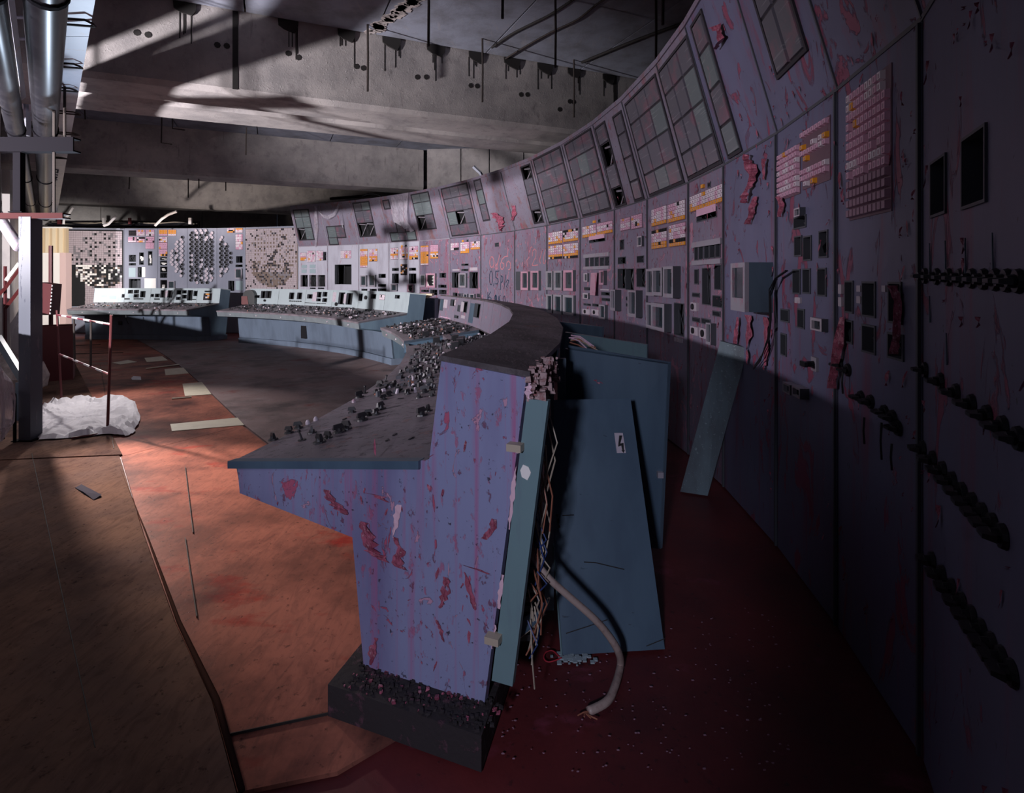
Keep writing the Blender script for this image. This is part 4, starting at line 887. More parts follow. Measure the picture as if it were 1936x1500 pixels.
    for i, (pl, tp) in enumerate(fac):
        holes = [h for k, h, _ in buckets[i] if k == 'D']
        mb = MB(); sheet(mb, pl, .003, pl.L-.003, 0, pl.H, holes, 0, -tp); mb.build('instrument_panel', mpan, root)
        for k, h, ex in buckets[i]:
            if k == 'D': collar(pl, h, root, .04)
            elif k == 'A': lampgrid(pl, h, root, ex[0], ex[1])
            elif k == 'P': plate(pl, h, root, M_lplate, 'label_plate', .008)
            elif k == 'PP': plate(pl, h, root, M_pinkc, 'label_plate', .008)
            elif k == 'PB': plate(pl, h, root, M_door, 'cover_plate', .004)
            elif k == 'PG': plate(pl, h, root, M_plate, 'cover_plate', .006)
            elif k == 'B':
                nn = ex[0]; cw = (h[2]-h[0])/nn
                for z in range(nn):
                    x = h[0]+cw*(z+.5); b_ = MB(); b_.box(x-cw*.3, x+cw*.3, 0, .02, h[1], h[3], 0, pl.fn()); b_.build('push_button', M_dark if len(ex) < 2 else M_pinkc, root)
            elif k == 'N':
                b_ = MB(); x, y = (h[0]+h[2])/2, (h[1]+h[3])/2; b_.tube([pl.P(x, y, 0), pl.P(x, y, .03)], (h[2]-h[0])/2, 10); b_.build('rotary_knob', M_dark, root)
    inner = MB()       # dark interior behind the instrument panel
    for i in range(n):
        a, b = pt(i+1, 'panb', .12), pt(i, 'panb', .12); c, d = pt(i+1, 'topf', .12, -.02), pt(i, 'topf', .12, -.02); inner.poly([a, b, d, c])
    inner.build('inner_lining', M_black, root)
    return root, pt, fac
def deskpoint(phi, s):
    z = .80+(.912-.80)*s/.895; return arc(phi, R0+s, z+.001)
def deskclutter(root, ph0, ph1, n, seed, skip=None):
    rr = random.Random(seed); mb = MB()
    for _ in range(n):
        p = rr.uniform(ph0, ph1); s = rr.uniform(.06, .86)
        if skip and skip[0] < p < skip[1]: continue
        c = deskpoint(p, s); k = rr.random(); m = rr.choice([0, 0, 0, 0, 0, 0, 1, 1, 2]) if k < .93 else 3
        if k < .55: r_ = rr.uniform(.010, .022); hh = rr.uniform(.012, .035); mb.tube([c, c+V((rr.uniform(-.006, .006), 0, hh))], [r_, r_*.7], 6, m)
        elif k < .8: a = math.radians(p); w1_, w2_ = rr.uniform(.012, .04), rr.uniform(.01, .02); R1 = V((math.cos(a), math.sin(a), .125)); T1 = V((-math.sin(a), math.cos(a), 0)); hh = rr.uniform(.006, .03); mb.hexa([c-R1*w2_-T1*w1_, c+R1*w2_-T1*w1_, c+R1*w2_+T1*w1_, c-R1*w2_+T1*w1_, *[q_+V((0, 0, hh)) for q_ in (c-R1*w2_-T1*w1_, c+R1*w2_-T1*w1_, c+R1*w2_+T1*w1_, c-R1*w2_+T1*w1_)]], m)
        else: mb.hexa([c+V((x*.012, y*.012, z)) for z in (0, .01) for x, y in ((-1, -1), (1, -1), (1, 1), (-1, 1))], m)
    return mb.build('small_switches', [M_dark, M_side, M_lplate, M_copper], root, 'stuff')
E1_ = [('D',243,548.8,251,554.7),('D',254,548.8,262,554.7),('D',266.3,551,274,562),('D',231.2,556.8,238.8,562.4),('PG',243.5,557,251,562.4),('D',253.5,556.8,261.8,562.4),('B',231.2,564.4,245.7,566.5,7),('B',253,564.4,271.5,566.5,6),('D',283.5,556.6,290.5,561.3),('D',293.8,556,301.4,562),('D',304.5,549.5,311.8,562.4),('P',313.2,549.5,316.4,562),('D',318,549.5,325,562.4),('B',292,564.6,302.5,567,5),('D',335,549.5,342,556.8),('D',345.5,549.5,352.5,554.7),('D',345.5,558,352.5,564.4),('D',333.6,562,341,567),('D',355.6,549.3,362.8,568),('D',367,550.6,374.4,559.7),('B',363.5,565.8,376,567.5,5),('D',387.8,550.4,399.2,552.2),('A',385.7,555,399.6,567.5,4,'eeex'),('PG',207.4,559.3,219.4,565.5),('PG',192,558.8,202,561.4)]
c1, _, _ = console([73.9, 77.8, 81.6, 85.3, 89.2, 93.6], 'far left curved control desk with bright white instrument face, below the round dial field', (M_fascia, M_teal), E1_)
E2_ = [('D',483,558.7,490.5,563),('D',494.7,550.8,501,563.7),('D',503.7,550.8,512,563.7),('N',500,567,503,570),('D',548,554,555,565.6),('D',563,554,570,565.6),('B',547,568.5,571,571,6),('D',582,557,591,564.5),('D',599.7,552.6,606.8,562.3),('D',611,552.6,618,560.8),('D',599,565,606,569.5),('D',610.5,564.5,617.7,571),('P',592.4,552.5,598,570),('B',577,572.3,597,574,10),('B',599,573,617,575,5),('P',626.8,552.6,634.4,571),('D',642,553.7,650,575.4),('P',651.5,556,653.5,574),('D',656.5,554.8,664.7,576),('N',635,573.5,638.5,577.5),('D',677.3,555.8,684.3,568.9),('D',702.7,556.5,710.3,565),('N',691,561,694.5,565),('A',719,557.8,736.3,567.8,4,'ww'),('A',717.9,573.6,734,582.6,4,'ww'),('D',747.8,558.4,755.2,564.5)]
c2, _, _ = console([35.3, 41, 46.8, 52.4, 57.9, 63.2, 68.6], 'middle curved control desk with white instrument face fading to lilac, grimy switch-covered top', (M_fascia, M_teal), E2_)
E3_ = [('PP',811.7,565.5,816,576.8),('D',820,564,827,581.8),('D',829.5,565.5,836.7,586.8),('P',840.5,566.5,844.5,583),('D',853,566.6,858.8,578.6),('P',860.5,567.5,863,578),('P',873.5,571,875.8,590),('D',866.5,577.5,869,589),('D',876.8,570.3,882,591),('PB',887,572.5,893,612),('D',899,574.2,905.6,601.3),('B',807,588,822,593,5,1),('B',833,592,852,596,6,1),('B',833,598,852,603,6,1),('D',858,596,866.5,602),('P',873,596,878.5,603),('D',927.3,594.8,935.4,612.8),('N',935,621,940,628),('P',944,588,947,612),('D',948.5,586,953.5,613),('D',957,588,961.8,613),('P',963,592,965.5,616),('D',967,596,970,614)]
PH3 = [-13, -8.6, -4.2, .2, 4.6, 9, 12.2, 15.4, 19.4, 23.4, 27.6]
c3, pt3, fac3 = console(PH3, 'nearest control desk, purple peeling end panel and soot-black top, curving away behind', (M_c3, M_end), E3_, True, gap=6)
deskclutter(c1, 74, 93, 170, 1); deskclutter(c2, 36, 68, 520, 2)
deskclutter(c3, 15.6, 27.4, 520, 3); deskclutter(c3, -4.6, 12, 620, 4)
# single switches on the near part of the desk
def deskhit(u, v):
    z = .85
    for _ in range(4):
        p = onz(u, v, z); s = math.hypot(p.x-CC.x, p.y-CC.y)-R0; z = .80+.125*min(max(s, 0), .9)
    return p
tilt = Matrix.Rotation(math.radians(-7), 4, 'Y')
for (zx, zy, k) in ((275, 775, 'k'), (360, 738, 'k'), (410, 712, 'k'), (485, 740, 'k'), (430, 780, 't'), (525, 793, 'K'), (570, 768, 'k'), (630, 738, 'K'), (668, 720, 'K'), (755, 672, 'K'), (700, 630, 'k'), (790, 645, 'k'), (830, 640, 'k'), (855, 612, 'K'), (1075, 645, 'K'), (1110, 620, 'k'), (505, 672, 'l'), (462, 690, 'l'), (890, 780, 'f'), (930, 750, 'f'), (1020, 770, 'f'), (660, 665, 'f'), (1120, 480, 'K'), (850, 488, 'K'), (930, 480, 'k'), (880, 462, 't'), (1010, 468, 't'), (740, 548, 'K'), (830, 530, 'k'), (900, 540, 'k'), (1000, 530, 'k'), (1090, 520, 'K'), (770, 525, 't'), (710, 575, 'l'), (870, 560, 'k'), (1060, 550, 'k'), (960, 555, 'f'), (1130, 540, 'k')):
    p = deskhit(420+zx/2.847, 560+zy/2.847); rz = Matrix.Rotation(random.uniform(0, 3), 4, 'Z')
    me = {'k': knobm, 'K': knobm, 't': toggm, 'l': lampm, 'f': knobm}[k]; sc = {'K': .84, 'k': .66, 't': .9, 'l': .75, 'f': .6}[k]
    S = Matrix.Diagonal((sc, sc, sc*(.22 if k == 'f' else 1), 1)); inst(me.name.split('.')[0], me, c3, Matrix.Translation(p) @ tilt @ rz @ S)
rr = random.Random(12)
for _ in range(44):
    ph = rr.uniform(-3.5, 27); s = rr.choice([.12, .2, .3, .42, .55, .66, .78])+rr.uniform(-.02, .02)
    if 11.8 < ph < 15.8: continue
    me = rr.choice([knobm, knobm, knobm, toggm, toggm, lampm]); sc = rr.uniform(.42, .66); inst(me.name.split('.')[0], me, c3, Matrix.Translation(deskpoint(ph, s)) @ tilt @ Matrix.Rotation(rr.uniform(0, 3), 4, 'Z') @ Matrix.Scale(sc, 4))
for ph, s in ((16.2, .25), (16.4, .55), (11.4, .3), (11.2, .5), (9.8, .55), (8.8, .52), (7.6, .46)):
    b_ = MB(); c = deskpoint(ph, s); a = math.radians(ph); b_.box(-.035, .035, -.05, .05, 0, .07, 0, lambda x, y, z: c+V((math.cos(a)*x-math.sin(a)*y, math.sin(a)*x+math.cos(a)*y, z+.12*x))); b_.build('switch_block', M_dark, c3)
# overhanging edge of the desk top along the end
mb = MB(); o9 = V((-.37, -.93, 0)).normalized(); e0_, e1_ = pt3(0, 'front', -.035), pt3(0, 'desk', -.02); dz = V((0, 0, -.03))
mb.hexa([e0_+dz-o9*.02, e0_+dz+o9*.022, e1_+dz+o9*.022, e1_+dz-o9*.02, e0_-o9*.02, e0_+o9*.022, e1_+o9*.022, e1_-o9*.02]); mb.build('desk_edge', M_door, c3)
# paint scraps on the end panel
ep = Pl(L0-Ld*.63, Ld, (0, 0, 1), 1.3, 1.3); 
flakes(ep, c3, [(.35, .55, 1.1, .75), (.65, .2, 1.1, .6), (.2, .65, .7, .8), (.66, .15, 1.1, 1.2)], 26, 91, .6)
def epflake(pts, seed, m=None):
    o = hangflake(ep, c3, pts, seed, .008)
    if m: o.data.materials[0] = m
for i, f_ in enumerate(([(620, 925, 3), (630, 945, 8), (645, 960, 11), (655, 972, 4)], [(702, 932, 6), (720, 936, 12), (734, 948, 5)], [(690, 985, 4), (698, 1010, 8), (705, 1040, 12), (722, 1052, 14), (735, 1062, 4)], [(752, 1015, 3), (760, 1040, 5), (752, 1065, 9), (770, 1078, 6)], [(845, 1090, 4), (848, 1112, 7), (838, 1135, 5), (832, 1148, 2)], [(936, 980, 3), (930, 1000, 6), (916, 1018, 5)], [(885, 1068, 8), (905, 1075, 10), (925, 1085, 6)], [(880, 1080, 2), (888, 1110, 4), (897, 1140, 4), (898, 1152, 2)], [(826, 1170, 2), (834, 1190, 4), (840, 1212, 2)], [(715, 1205, 3), (706, 1230, 6), (702, 1255, 2)])): epflake(f_, 100+i)
epflake([(756, 953, 3), (753, 975, 5), (748, 1000, 3), (745, 1015, 1)], 140, M_flakelight)
# steel angle at the rear edge of the end panel
b_t, b_b = pt3(0, 'backt'), pt3(0, 'backb'); b_b = V((b_b.x+Ld.x*.03, b_b.y+Ld.y*.03, .2)); ot = V((-.37, -.93, 0)).normalized()
mb = MB(); d1 = Ld*.075
mb.hexa([b_b+ot*.005, b_b+d1+ot*.005, b_b+d1-ot*.02, b_b-ot*.02, b_t+ot*.005+V((0, 0, -.07)), b_t+d1+ot*.005+V((0, 0, -.07)), b_t+d1-ot*.02+V((0, 0, -.07)), b_t-ot*.02+V((0, 0, -.07))])
ang = mb.build('rear_angle_post', M_angle, c3)
for tt in (.15, .78):
    cl_ = MB(); p = b_b.lerp(b_t, tt); cl_.box(-.03, .02, -.02, .02, -.012, .012, 0, lambda x, y, z: p+Ld*x+ot*(y+.02)+V((0, 0, z))); cl_.build('clip', M_wire, ang)
sp = MB(); p = b_b.lerp(b_t, .70)+Ld*.035+ot*.006; sp.prism([p+Ld*(.02*math.cos(a)*(.8+.4*random.random()))+V((0, 0, .025*math.sin(a)*(.8+.4*random.random()))) for a in range(7)], ot*.002); sp.build('white_paint_spot', M_paper, ang)
for i, f_ in enumerate(([(1003, 724, 2), (1001, 735, 5), (1000, 748, 4), (999, 757, 1)], [(984, 836, 1), (981, 845, 4), (979, 856, 2)], [(977, 880, 1), (973, 905, 3), (970, 940, 3), (966, 975, 2), (964, 1000, 1)], [(952, 1085, 1), (947, 1120, 3), (944, 1150, 2)], [(938, 1180, 1), (934, 1205, 3), (931, 1225, 1)])): epflake(f_, 160+i, M_flakelight)
# crumbled filling at the rear corner of the top
cf = MB(); rr = random.Random(5); e0 = pt3(0, 'backt', .01, .005); e1 = pt3(1, 'backt', .01)
for k in range(150):
    t = rr.random()*.42; p = e0.lerp(e1, t)+V((rr.uniform(-.01, .05), rr.uniform(-.03, .03), rr.uniform(-.075, .015))); r_ = rr.uniform(.004, .014)
    cf.hexa([p+V((x*r_*rr.uniform(.6, 1.2), y*r_*rr.uniform(.6, 1.2), z*r_*rr.uniform(.6, 1.2))) for z in (-1, 1) for x, y in ((-1, -1), (1, -1), (1, 1), (-1, 1))])
cf.build('crumbled_filling', M_foam, c3, 'stuff')
# soot bush at the front corner and the dirt on the plinth
dm = MB()
for k in range(320):
    p = L0+Ld*rr.uniform(-.02, .56)+ot*rr.uniform(-.02, .12); p = V((p.x, p.y, .115)); r_ = rr.uniform(.002, .007)
    dm.hexa([p+V((x*r_*rr.uniform(.4, 1.4), y*r_*rr.uniform(.4, 1.4), z*r_*1.3)) for z in (0, 1) for x, y in ((-1, -1), (1, -1), (1, 1), (-1, 1))], rr.choice([0, 0, 0, 0, 0, 1]))
dm.build('plinth_debris', [M_soil, M_flake], c3, 'stuff')
# inside of the desk seen from the open rear: terminal rack and wires
rk = MB(); e2 = pt3(0, 'backb'); base = V((.02, 2.02, 0))
for k in range(26):
    z = .25+k*.035; p = V((.02+.04*(z-.2), 2.03, z)); rk.box(-.05, .05, -.03, .03, 0, .022, k % 2, lambda x, y, zz: p+V((x, y, zz)))
rk.build('terminal_rack', [M_dark, M_side], c3, 'stuff')
wr = MB()
for k in range(46):
    z = rr.uniform(.3, 1.1); p = V((.06+.05*(z-.3)+rr.uniform(-.01, .03), 1.97+rr.uniform(-.02, .06), z)); l = rr.uniform(.06, .3)
    wr.tube([p, p+V((rr.uniform(0, .035), rr.uniform(-.03, .01), -l*.5)), p+V((rr.uniform(-.01, .02), 0, -l))], .0028, 4, rr.choice([0, 0, 1, 2]))
wr.build('loose_wires', [M_wire, M_copper, M_blue], c3, 'stuff')
for k, (pp) in enumerate((((1008, 740), (1030, 760), (1036, 790), (1028, 812), (1012, 824)), ((1018, 730), (1038, 752), (1040, 785), (1030, 800), (1011, 806)), ((1005, 765), (1018, 775), (1032, 792)), ((1024, 700), (1036, 725), (1034, 760)))):
    w_ = MB(); w_.tube([aty(u, v, 1.98-.01*k) for u, v in pp], .0045, 5); w_.build('wire_loop', M_wire, c3)
# inner uprights
for (u, y) in ((1038, 2.45), (1062, 2.75)):
    m_ = MB(); p = aty(u, 900, y); m_.box(p.x-.02, p.x+.02, p.y-.015, p.y+.015, .1, 1.16); m_.build('frame_upright', M_teal, c3)
# rear doors standing open behind the desk
def leaf(p, name, m, par, th=.03, out=None):
    A = [V(x) for x in p]; n_ = (A[1]-A[0]).cross(A[3]-A[0]).normalized()*th; mb = MB(); mb.hexa([A[0], A[1], A[2], A[3], *[a+n_ for a in A]]); return mb.build(name, m, par)
dA = leaf([(.29, 3.16, .1), (.80, 3.02, .1), (.82, 2.92, 1.11), (.30, 3.08, 1.17)], 'rear_door', M_door, c3)
mb = MB(); mb.tube([(.31, 3.06, 1.175), (.82, 2.90, 1.115), (.80, 3.0, .1)], .012, 4); mb.build('door_edge', M_teal, dA)
hb = MB(); hb.box(.77, .80, 2.93, 2.97, .50, .53); hb.build('latch', M_frame, dA)
scr = MB(); 
for k in range(12): p = V((.44+.016*k, 3.018-.004*k, 1.0+random.uniform(-.012, .012))); scr.prism([p, p+V((.02, -.005, .004)), p+V((.02, -.005, -.01))], (0, -.004, 0))
scr.build('rust_scratch', M_flake, dA)
leaf([(.42, 4.35, .1), (.98, 4.05, .1), (.98, 4.0, 1.08), (.42, 4.3, 1.14)], 'rear_door', M_angle, c3)
leaf([(.50, 5.6, .1), (.86, 5.25, .1), (.86, 5.2, 1.10), (.50, 5.55, 1.12)], 'rear_door', M_teal, c3)
wr = MB()
for k in range(9):
    p = aty(1078+random.uniform(-3, 3), 640+random.uniform(-6, 8), 3.2); wr.tube([p, p+V((.05, -.02, .015-.004*k)), p+V((.10+random.uniform(0, .06), -.03, -.03-.006*k))], .004, 4, k % 3)
wr.build('frayed_wires', [M_wire, M_copper, M_flakelight], c3, 'stuff')
# bent flap near the plinth
fl = MB(); P_ = [aty(1038, 1131, 2.08), aty(1026, 1163, 2.02), aty(1001, 1190, 1.96), aty(951, 1230, 1.88), aty(955, 1193, 1.93)]; fl.prism(P_, (.0, -.012, .004)); o = fl.build('bent_flap', M_door, c3)
fe = MB(); fe.tube([P_[0], P_[1], P_[2], P_[3]], .005, 5); fe.build('flap_edge', M_wire, o)
# small black pull on the middle desk pedestal, socket on the far one
def onped(u, v, name, par, hw, hh, r):
    k = (u-CX)/F; ph = phi_of(u, R0+.61); p = arc(ph, R0+.60); z = HC+(HZ-v)*p.y/F; mb = MB(); tdir = V((-math.sin(math.radians(ph)), math.cos(math.radians(ph)), 0)); rd = V((math.cos(math.radians(ph)), math.sin(math.radians(ph)), 0))
    mb.box(-hw, hw, -.04, .06, -hh, hh, 0, lambda x, y, zz: V((p.x, p.y, z))+tdir*x+rd*y+V((0, 0, zz))); return mb.build(name, M_dark, par)
onped(577, 628, 'junction_box', c2, .085, .14, 0); onped(229, 611, 'cable_socket', c1, .04, .04, 0)
cable('dangling_lead', [aty(238, 596, 13.2), aty(239, 604, 13.2), aty(243, 613, 13.25)], .012, M_dark, 'short black lead dangling below the far left desk edge')

# ---------------------------------------------------------------- loose things behind and on the desks
door1 = thing('cabinet_door', V((.42, 2.31, 0)), 'large blue steel cabinet door leaning against the desk, lightning sign on it', 'cabinet door')
BL, BR = onz(1062, 1240), onz(1257, 1228); TL = aty(1025, 757, 2.66); TR = TL+(BR-BL)*.99
n_ = (BR-BL).cross(TL-BL).normalized(); mb = MB(); mb.hexa([BL, BR, TR, TL, *[p-n_*.03 for p in (BL, BR, TR, TL)]]); dleaf = mb.build('door_leaf', M_door, door1)
dp_ = Pl(BL, BR-BL, (TL-BL)-(BR-BL).normalized()*((TL-BL).dot((BR-BL).normalized())), .5, 1.1)
def dq(pts, d): return [dp_.P(*dp_.hit(u, v)[:2], d) for u, v in pts]
sg = MB(); sg.prism(dq([(1161, 819), (1177, 819), (1183, 857), (1166, 857)], .001), dp_.n*.003); sgo = sg.build('warning_sign', M_lplate, door1)
bt_ = MB(); bt_.prism(dq([(1170, 824), (1176, 824), (1172, 839), (1178, 838), (1179, 852), (1181, 851), (1178, 857), (1174, 851), (1176, 852), (1174, 843), (1168, 845)], .005), dp_.n*.002); bt_.build('lightning_bolt', M_dark, sgo)
lk = MB()
for (u, v, r_) in ((1053, 975, .005), (1055, 985, .010), (1057, 996, .005)):
    s, w_, _ = dp_.hit(u, v); lk.prism([dp_.P(s-.005, w_-r_, .001), dp_.P(s+.005, w_-r_, .001), dp_.P(s+.005, w_+r_, .001), dp_.P(s-.005, w_+r_, .001)], dp_.n*.003)
lk.build('keyhole', M_black, door1)
sc_ = MB()
for seg in (((1104, 1063), (1125, 1064), (1150, 1070), (1180, 1077)), ((1070, 1198), (1110, 1185), (1148, 1172)), ((1222, 1222), (1256, 1208)), ((1063, 975), (1085, 974))):
    q_ = dq(seg, .002); sc_.tube(q_, .0022, 4)
sc_.build('scratch', M_darkmatt, door1)
ed = MB(); ed.tube([BL+n_*.002, TL+n_*.002], .004, 4); ed.build('bare_edge', M_angle, door1)
# board leaning on the panel wall
bd = MB(); P_ = [onz(1286, 930), onz(1338, 938), aty(1414, 659, 3.72), aty(1362, 645, 3.86)]; nn = (P_[1]-P_[0]).cross(P_[3]-P_[0]).normalized(); bd.hexa([*P_, *[p-nn*.03 for p in P_]])
bo = thing('leaning_board', onz(1312, 934), 'pale blue weathered board leaning against the panel wall', 'board'); bd.build('plank', M_boardwood, bo)
bt2 = MB(); e = .012; bt2.hexa([P_[3].lerp(P_[0], .09)+nn*.004, P_[2].lerp(P_[1], .09)+nn*.004, P_[2]+nn*.004, P_[3]+nn*.004, P_[3].lerp(P_[0], .09), P_[2].lerp(P_[1], .09), P_[2], P_[3]]); bt2.build('worn_top', M_boardwood, bo)
# thick cable out of the desk
cb0 = thing('power_cable', onz(1110, 1347), 'thick pale cable coming out of the desk and curling onto the floor', 'cable')
CP = [V((.035, 2.0, .76)), aty(993, 1023, 2.0), aty(1010, 1057, 2.0), aty(1037, 1093, 2.0), aty(1070, 1123, 2.02), aty(1120, 1167, 2.06), aty(1147, 1197, 2.10), aty(1168, 1230, 2.14), onz(1173, 1257, .016), onz(1163, 1297, .014), onz(1147, 1327, .014), onz(1112, 1346, .014)]
Q = []
for i in range(len(CP)-1):
    a, b, c, d = CP[max(i-1, 0)], CP[i], CP[i+1], CP[min(i+2, len(CP)-1)]
    for k in range(5):
        t = k/5; Q.append(.5*((2*b)+(c-a)*t+(2*a-5*b+4*c-d)*t*t+(3*b-a-3*c+d)*t**3))
Q.append(CP[-1]); mb = MB(); mb.tube(Q, [.006+.006*min(1, i/6)+.004*(i/len(Q)) for i in range(len(Q))], 8); mb.build('sheath', M_cable, cb0, smooth=True)
for k in range(4):
    c_ = MB(); e = CP[-1]; c_.tube([e, e+V((-.02+.006*k, -.01-.004*k, .004)), e+V((-.04+.022*k, -.025-.006*k, .006))], .0028, 4); c_.build('bare_strand', M_copper, cb0)
for k in range(8):
    c_ = MB(); e = CP[1]; c_.tube([e+V((0, 0, .1)), e+V((.006*k-.02, -.01, .03)), e+V((.008*k-.02, -.02, -.05-.01*(k % 3)))], .0026, 4); c_.build('bare_strand', M_copper, cb0)
cable('red_wire', [onz(u, v, .006) for u, v in ((1058, 1243), (1045, 1231), (1032, 1234), (1028, 1245), (1036, 1252), (1050, 1249), (1062, 1244))], .0028, M_redwire, 'small loop of red wire on the floor by the leaning door', 'wire')
mb = MB(); rr = random.Random(8)
for k in range(60):
    p = onz(1085+rr.gauss(0, 16), 1246+rr.gauss(0, 5), 0); r_ = rr.uniform(.003, .010)
    mb.hexa([p+V((x*r_, y*r_, z*r_*.6)) for z in (0, 1) for x, y in ((-1, -1), (1, -1), (1, 1), (-1, 1))])
o = mb.build('plaster_crumbs', M_plate); o['kind'] = 'stuff'; tag(o, 'pale plaster crumbs on the floor under the leaning door', 'debris')
mb = MB()
for k in range(220):
    p = onz(rr.uniform(950, 1500), rr.uniform(1150, 1460), 0); r_ = rr.uniform(.0008, .0022)
    mb.hexa([p+V((x*r_*rr.uniform(.5, 3), y*r_, z*r_)) for z in (0, 1) for x, y in ((-1, -1), (1, -1), (1, 1), (-1, 1))])
o = mb.build('floor_grit', M_lplate); o['kind'] = 'stuff'; tag(o, 'pale grit scattered over the dark red floor', 'debris'); o.data.materials[0] = M_cellshade
# foil scrap, patches
fo = MB(); FP = [onz(*p) for p in ((142, 926), (154, 922), (172, 931), (192, 942), (177, 949), (158, 937))]
fo.poly([p+V((0, 0, .014+.01*(i % 2))) for i, p in enumerate(FP)]); fo.prism([p+V((0, 0, .0105)) for p in FP], (0, 0, .004)); tag(fo.build('foil_scrap', M_foil), 'crumpled grey foil scrap on the walkway', 'scrap')
plab = ['cream floor patch far back beside the dark floor edge', 'thin cream floor patch farthest left, behind the barrier', 'cream floor patch second from the back along the dark floor edge', 'large square cream floor patch on the dark floor edge', 'long cream floor strip nearest the desk']
for lb, qd in zip(plab, (((273, 677.6), (306.7, 674.5), (317.5, 682), (277.6, 685.3)), ((211.7, 686.8), (242, 681.6), (259, 685), (227, 690)), ((311, 699), (346.6, 696), (357, 706.7), (313, 710.4)), ((345, 726.7), (382, 723.6), (400, 746.6), (349.7, 750)), ((322, 803.4), (449, 791), (461.6, 805), (325, 816.6)))):
    mb = MB(); mb.prism([onz(u, v, 0)+V((0, 0, .0025)) for u, v in qd], (0, 0, .005)); tag(mb.build('floor_patch', M_tape), lb, 'floor patch', 'cream floor patches')
for lb, (a, b) in (('thin wooden lath on the floor before the far patches', ((276, 699), (339, 691))), ('short thin lath on the floor left of the square patch', ((325, 756), (362, 753)))):
    mb = MB(); mb.tube([onz(*a)+V((0, 0, .014)), onz(*b)+V((0, 0, .014))], .011, 4); tag(mb.build('floor_lath', M_tape), lb, 'lath')
mb = MB(); mb.prism([onz(u, v)+V((0, 0, .003)) for u, v in ((248, 716), (252, 712), (266, 713), (267, 719), (250, 719))], (0, 0, .004)); tag(mb.build('paper_scrap', M_cloth), 'small white paper scrap on the orange floor', 'scrap')
# cloth
cl = [(66, 800), (72, 775), (95, 762), (160, 752), (186, 757), (233, 752), (258, 765), (265, 795), (252, 822), (240, 827), (200, 824), (150, 830), (75, 835), (62, 820)]
from mathutils import noise as NZ
cc_ = onz(160, 792); ringp = [onz(*p) for p in cl]; mb = MB(); K = 16; rr = random.Random(3); G = []; fine = []
for i in range(len(ringp)):
    a, b = ringp[i], ringp[(i+1) % len(ringp)]
    for t in range(7): p = a.lerp(b, t/7); fine.append(p+V((rr.uniform(-.012, .012), rr.uniform(-.012, .012), 0)))
for j in range(K+1):
    t = j/K; row = []
    for i, p in enumerate(fine):
        q_ = cc_.lerp(p, t); e_ = max(0, (t-.55)/.45)
        n1 = abs(NZ.noise(V((q_.x*3.2, q_.y*5.5, 1)))); n2 = abs(NZ.noise(V((q_.x*11, q_.y*14, 4))))
        row.append(V((q_.x, q_.y, .014+(.05*n1+.02*n2+e_*(.05*n2+.05*n1))*(1 if j < K else .15))))
    G.append(row)
for j in range(K):
    for i in range(len(fine)):
        k = (i+1) % len(fine)
        if j == 0: mb.poly([G[0][i], G[1][i], G[1][k]])
        else: mb.poly([G[j][i], G[j+1][i], G[j+1][k], G[j][k]])
tag(mb.build('dust_sheet', M_cloth, smooth=True), 'crumpled white cloth lying on the floor at the foot of the column', 'cloth')
# barrier
ba = thing('barrier_frame', onz(203, 820), 'thin rod barrier with red and white striped rails standing by the white cloth', 'barrier')
pA, pB = onz(116.6, 760), onz(203, 820); tA, tB = V((pA.x-.06, pA.y, 1.15)), V((pB.x+.04, pB.y, 1.185))
for a, b in ((pA, tA), (pB, tB)):
    mb = MB(); mb.tube([a, b], .013, 6); mb.build('post', M_maroon, ba)
def rail(a, b, n=9):
    mb = MB()
    for i in range(n): mb.tube([a.lerp(b, i/n), a.lerp(b, (i+1)/n)], .011, 6, i % 2)
    mb.build('striped_rail', [M_tape1, M_tape2], ba)
ra, rb2 = pA.lerp(tA, .95), pB.lerp(tB, .92); la, lb_ = pA.lerp(tA, .52), pB.lerp(tB, .50); rail(ra, rb2); rail(la, lb_)
for t in (.36, .68):
    mb = MB(); mb.tube([ra.lerp(rb2, t), la.lerp(lb_, t)], .011, 6); mb.build('upright', M_rebar, ba)
mb = MB(); mb.tube([onz(72, 769)+V((0, 0, .02)), onz(170, 752.7)+V((0, 0, .02))], .012, 6); mb.build('foot_rod', M_maroon, ba)
mb = MB(); mb.tube([onz(135, 833)+V((0, 0, .02)), onz(203, 822)+V((0, 0, .02))], .012, 6); mb.build('foot_rod', M_maroon, ba)
# red bin and red box
rbn = thing('red_bin', onz(102, 722), 'dark red steel bin standing on the floor behind the column', 'bin')
p0 = onz(98, 722); mb = MB(); y = p0.y; W = .25
bfn = lambda a, b, c: V((p0.x+a*.82-b*.57, p0.y+a*.57+b*.82, c))
for (x0, x1, y0, y1) in ((-W, W, 0, .02), (-W, W, .43, .45), (-W, -W+.02, .02, .43), (W-.02, W, .02, .43)): mb.box(x0, x1, y0, y1, .03, .80, 0, bfn)
mb.box(-W, W, 0, .45, .0, .03, 0, bfn); mb.build('bin_body', M_maroon, rbn)
mb = MB()
for (a, b, c, d) in ((-W-.01, W+.01, -.012, .012), (-W-.01, W+.01, .44, .46), (-W-.012, -W+.012, 0, .45), (W-.012, W+.012, 0, .45)): mb.box(a, b, c, d, .80, .825, 0, bfn)
mb.build('bin_rim', M_redpaint, rbn)
rx = thing('red_box', aty(86, 565, 8.9), 'dark red box with a white toothed edge hanging on a post behind the column', 'box')
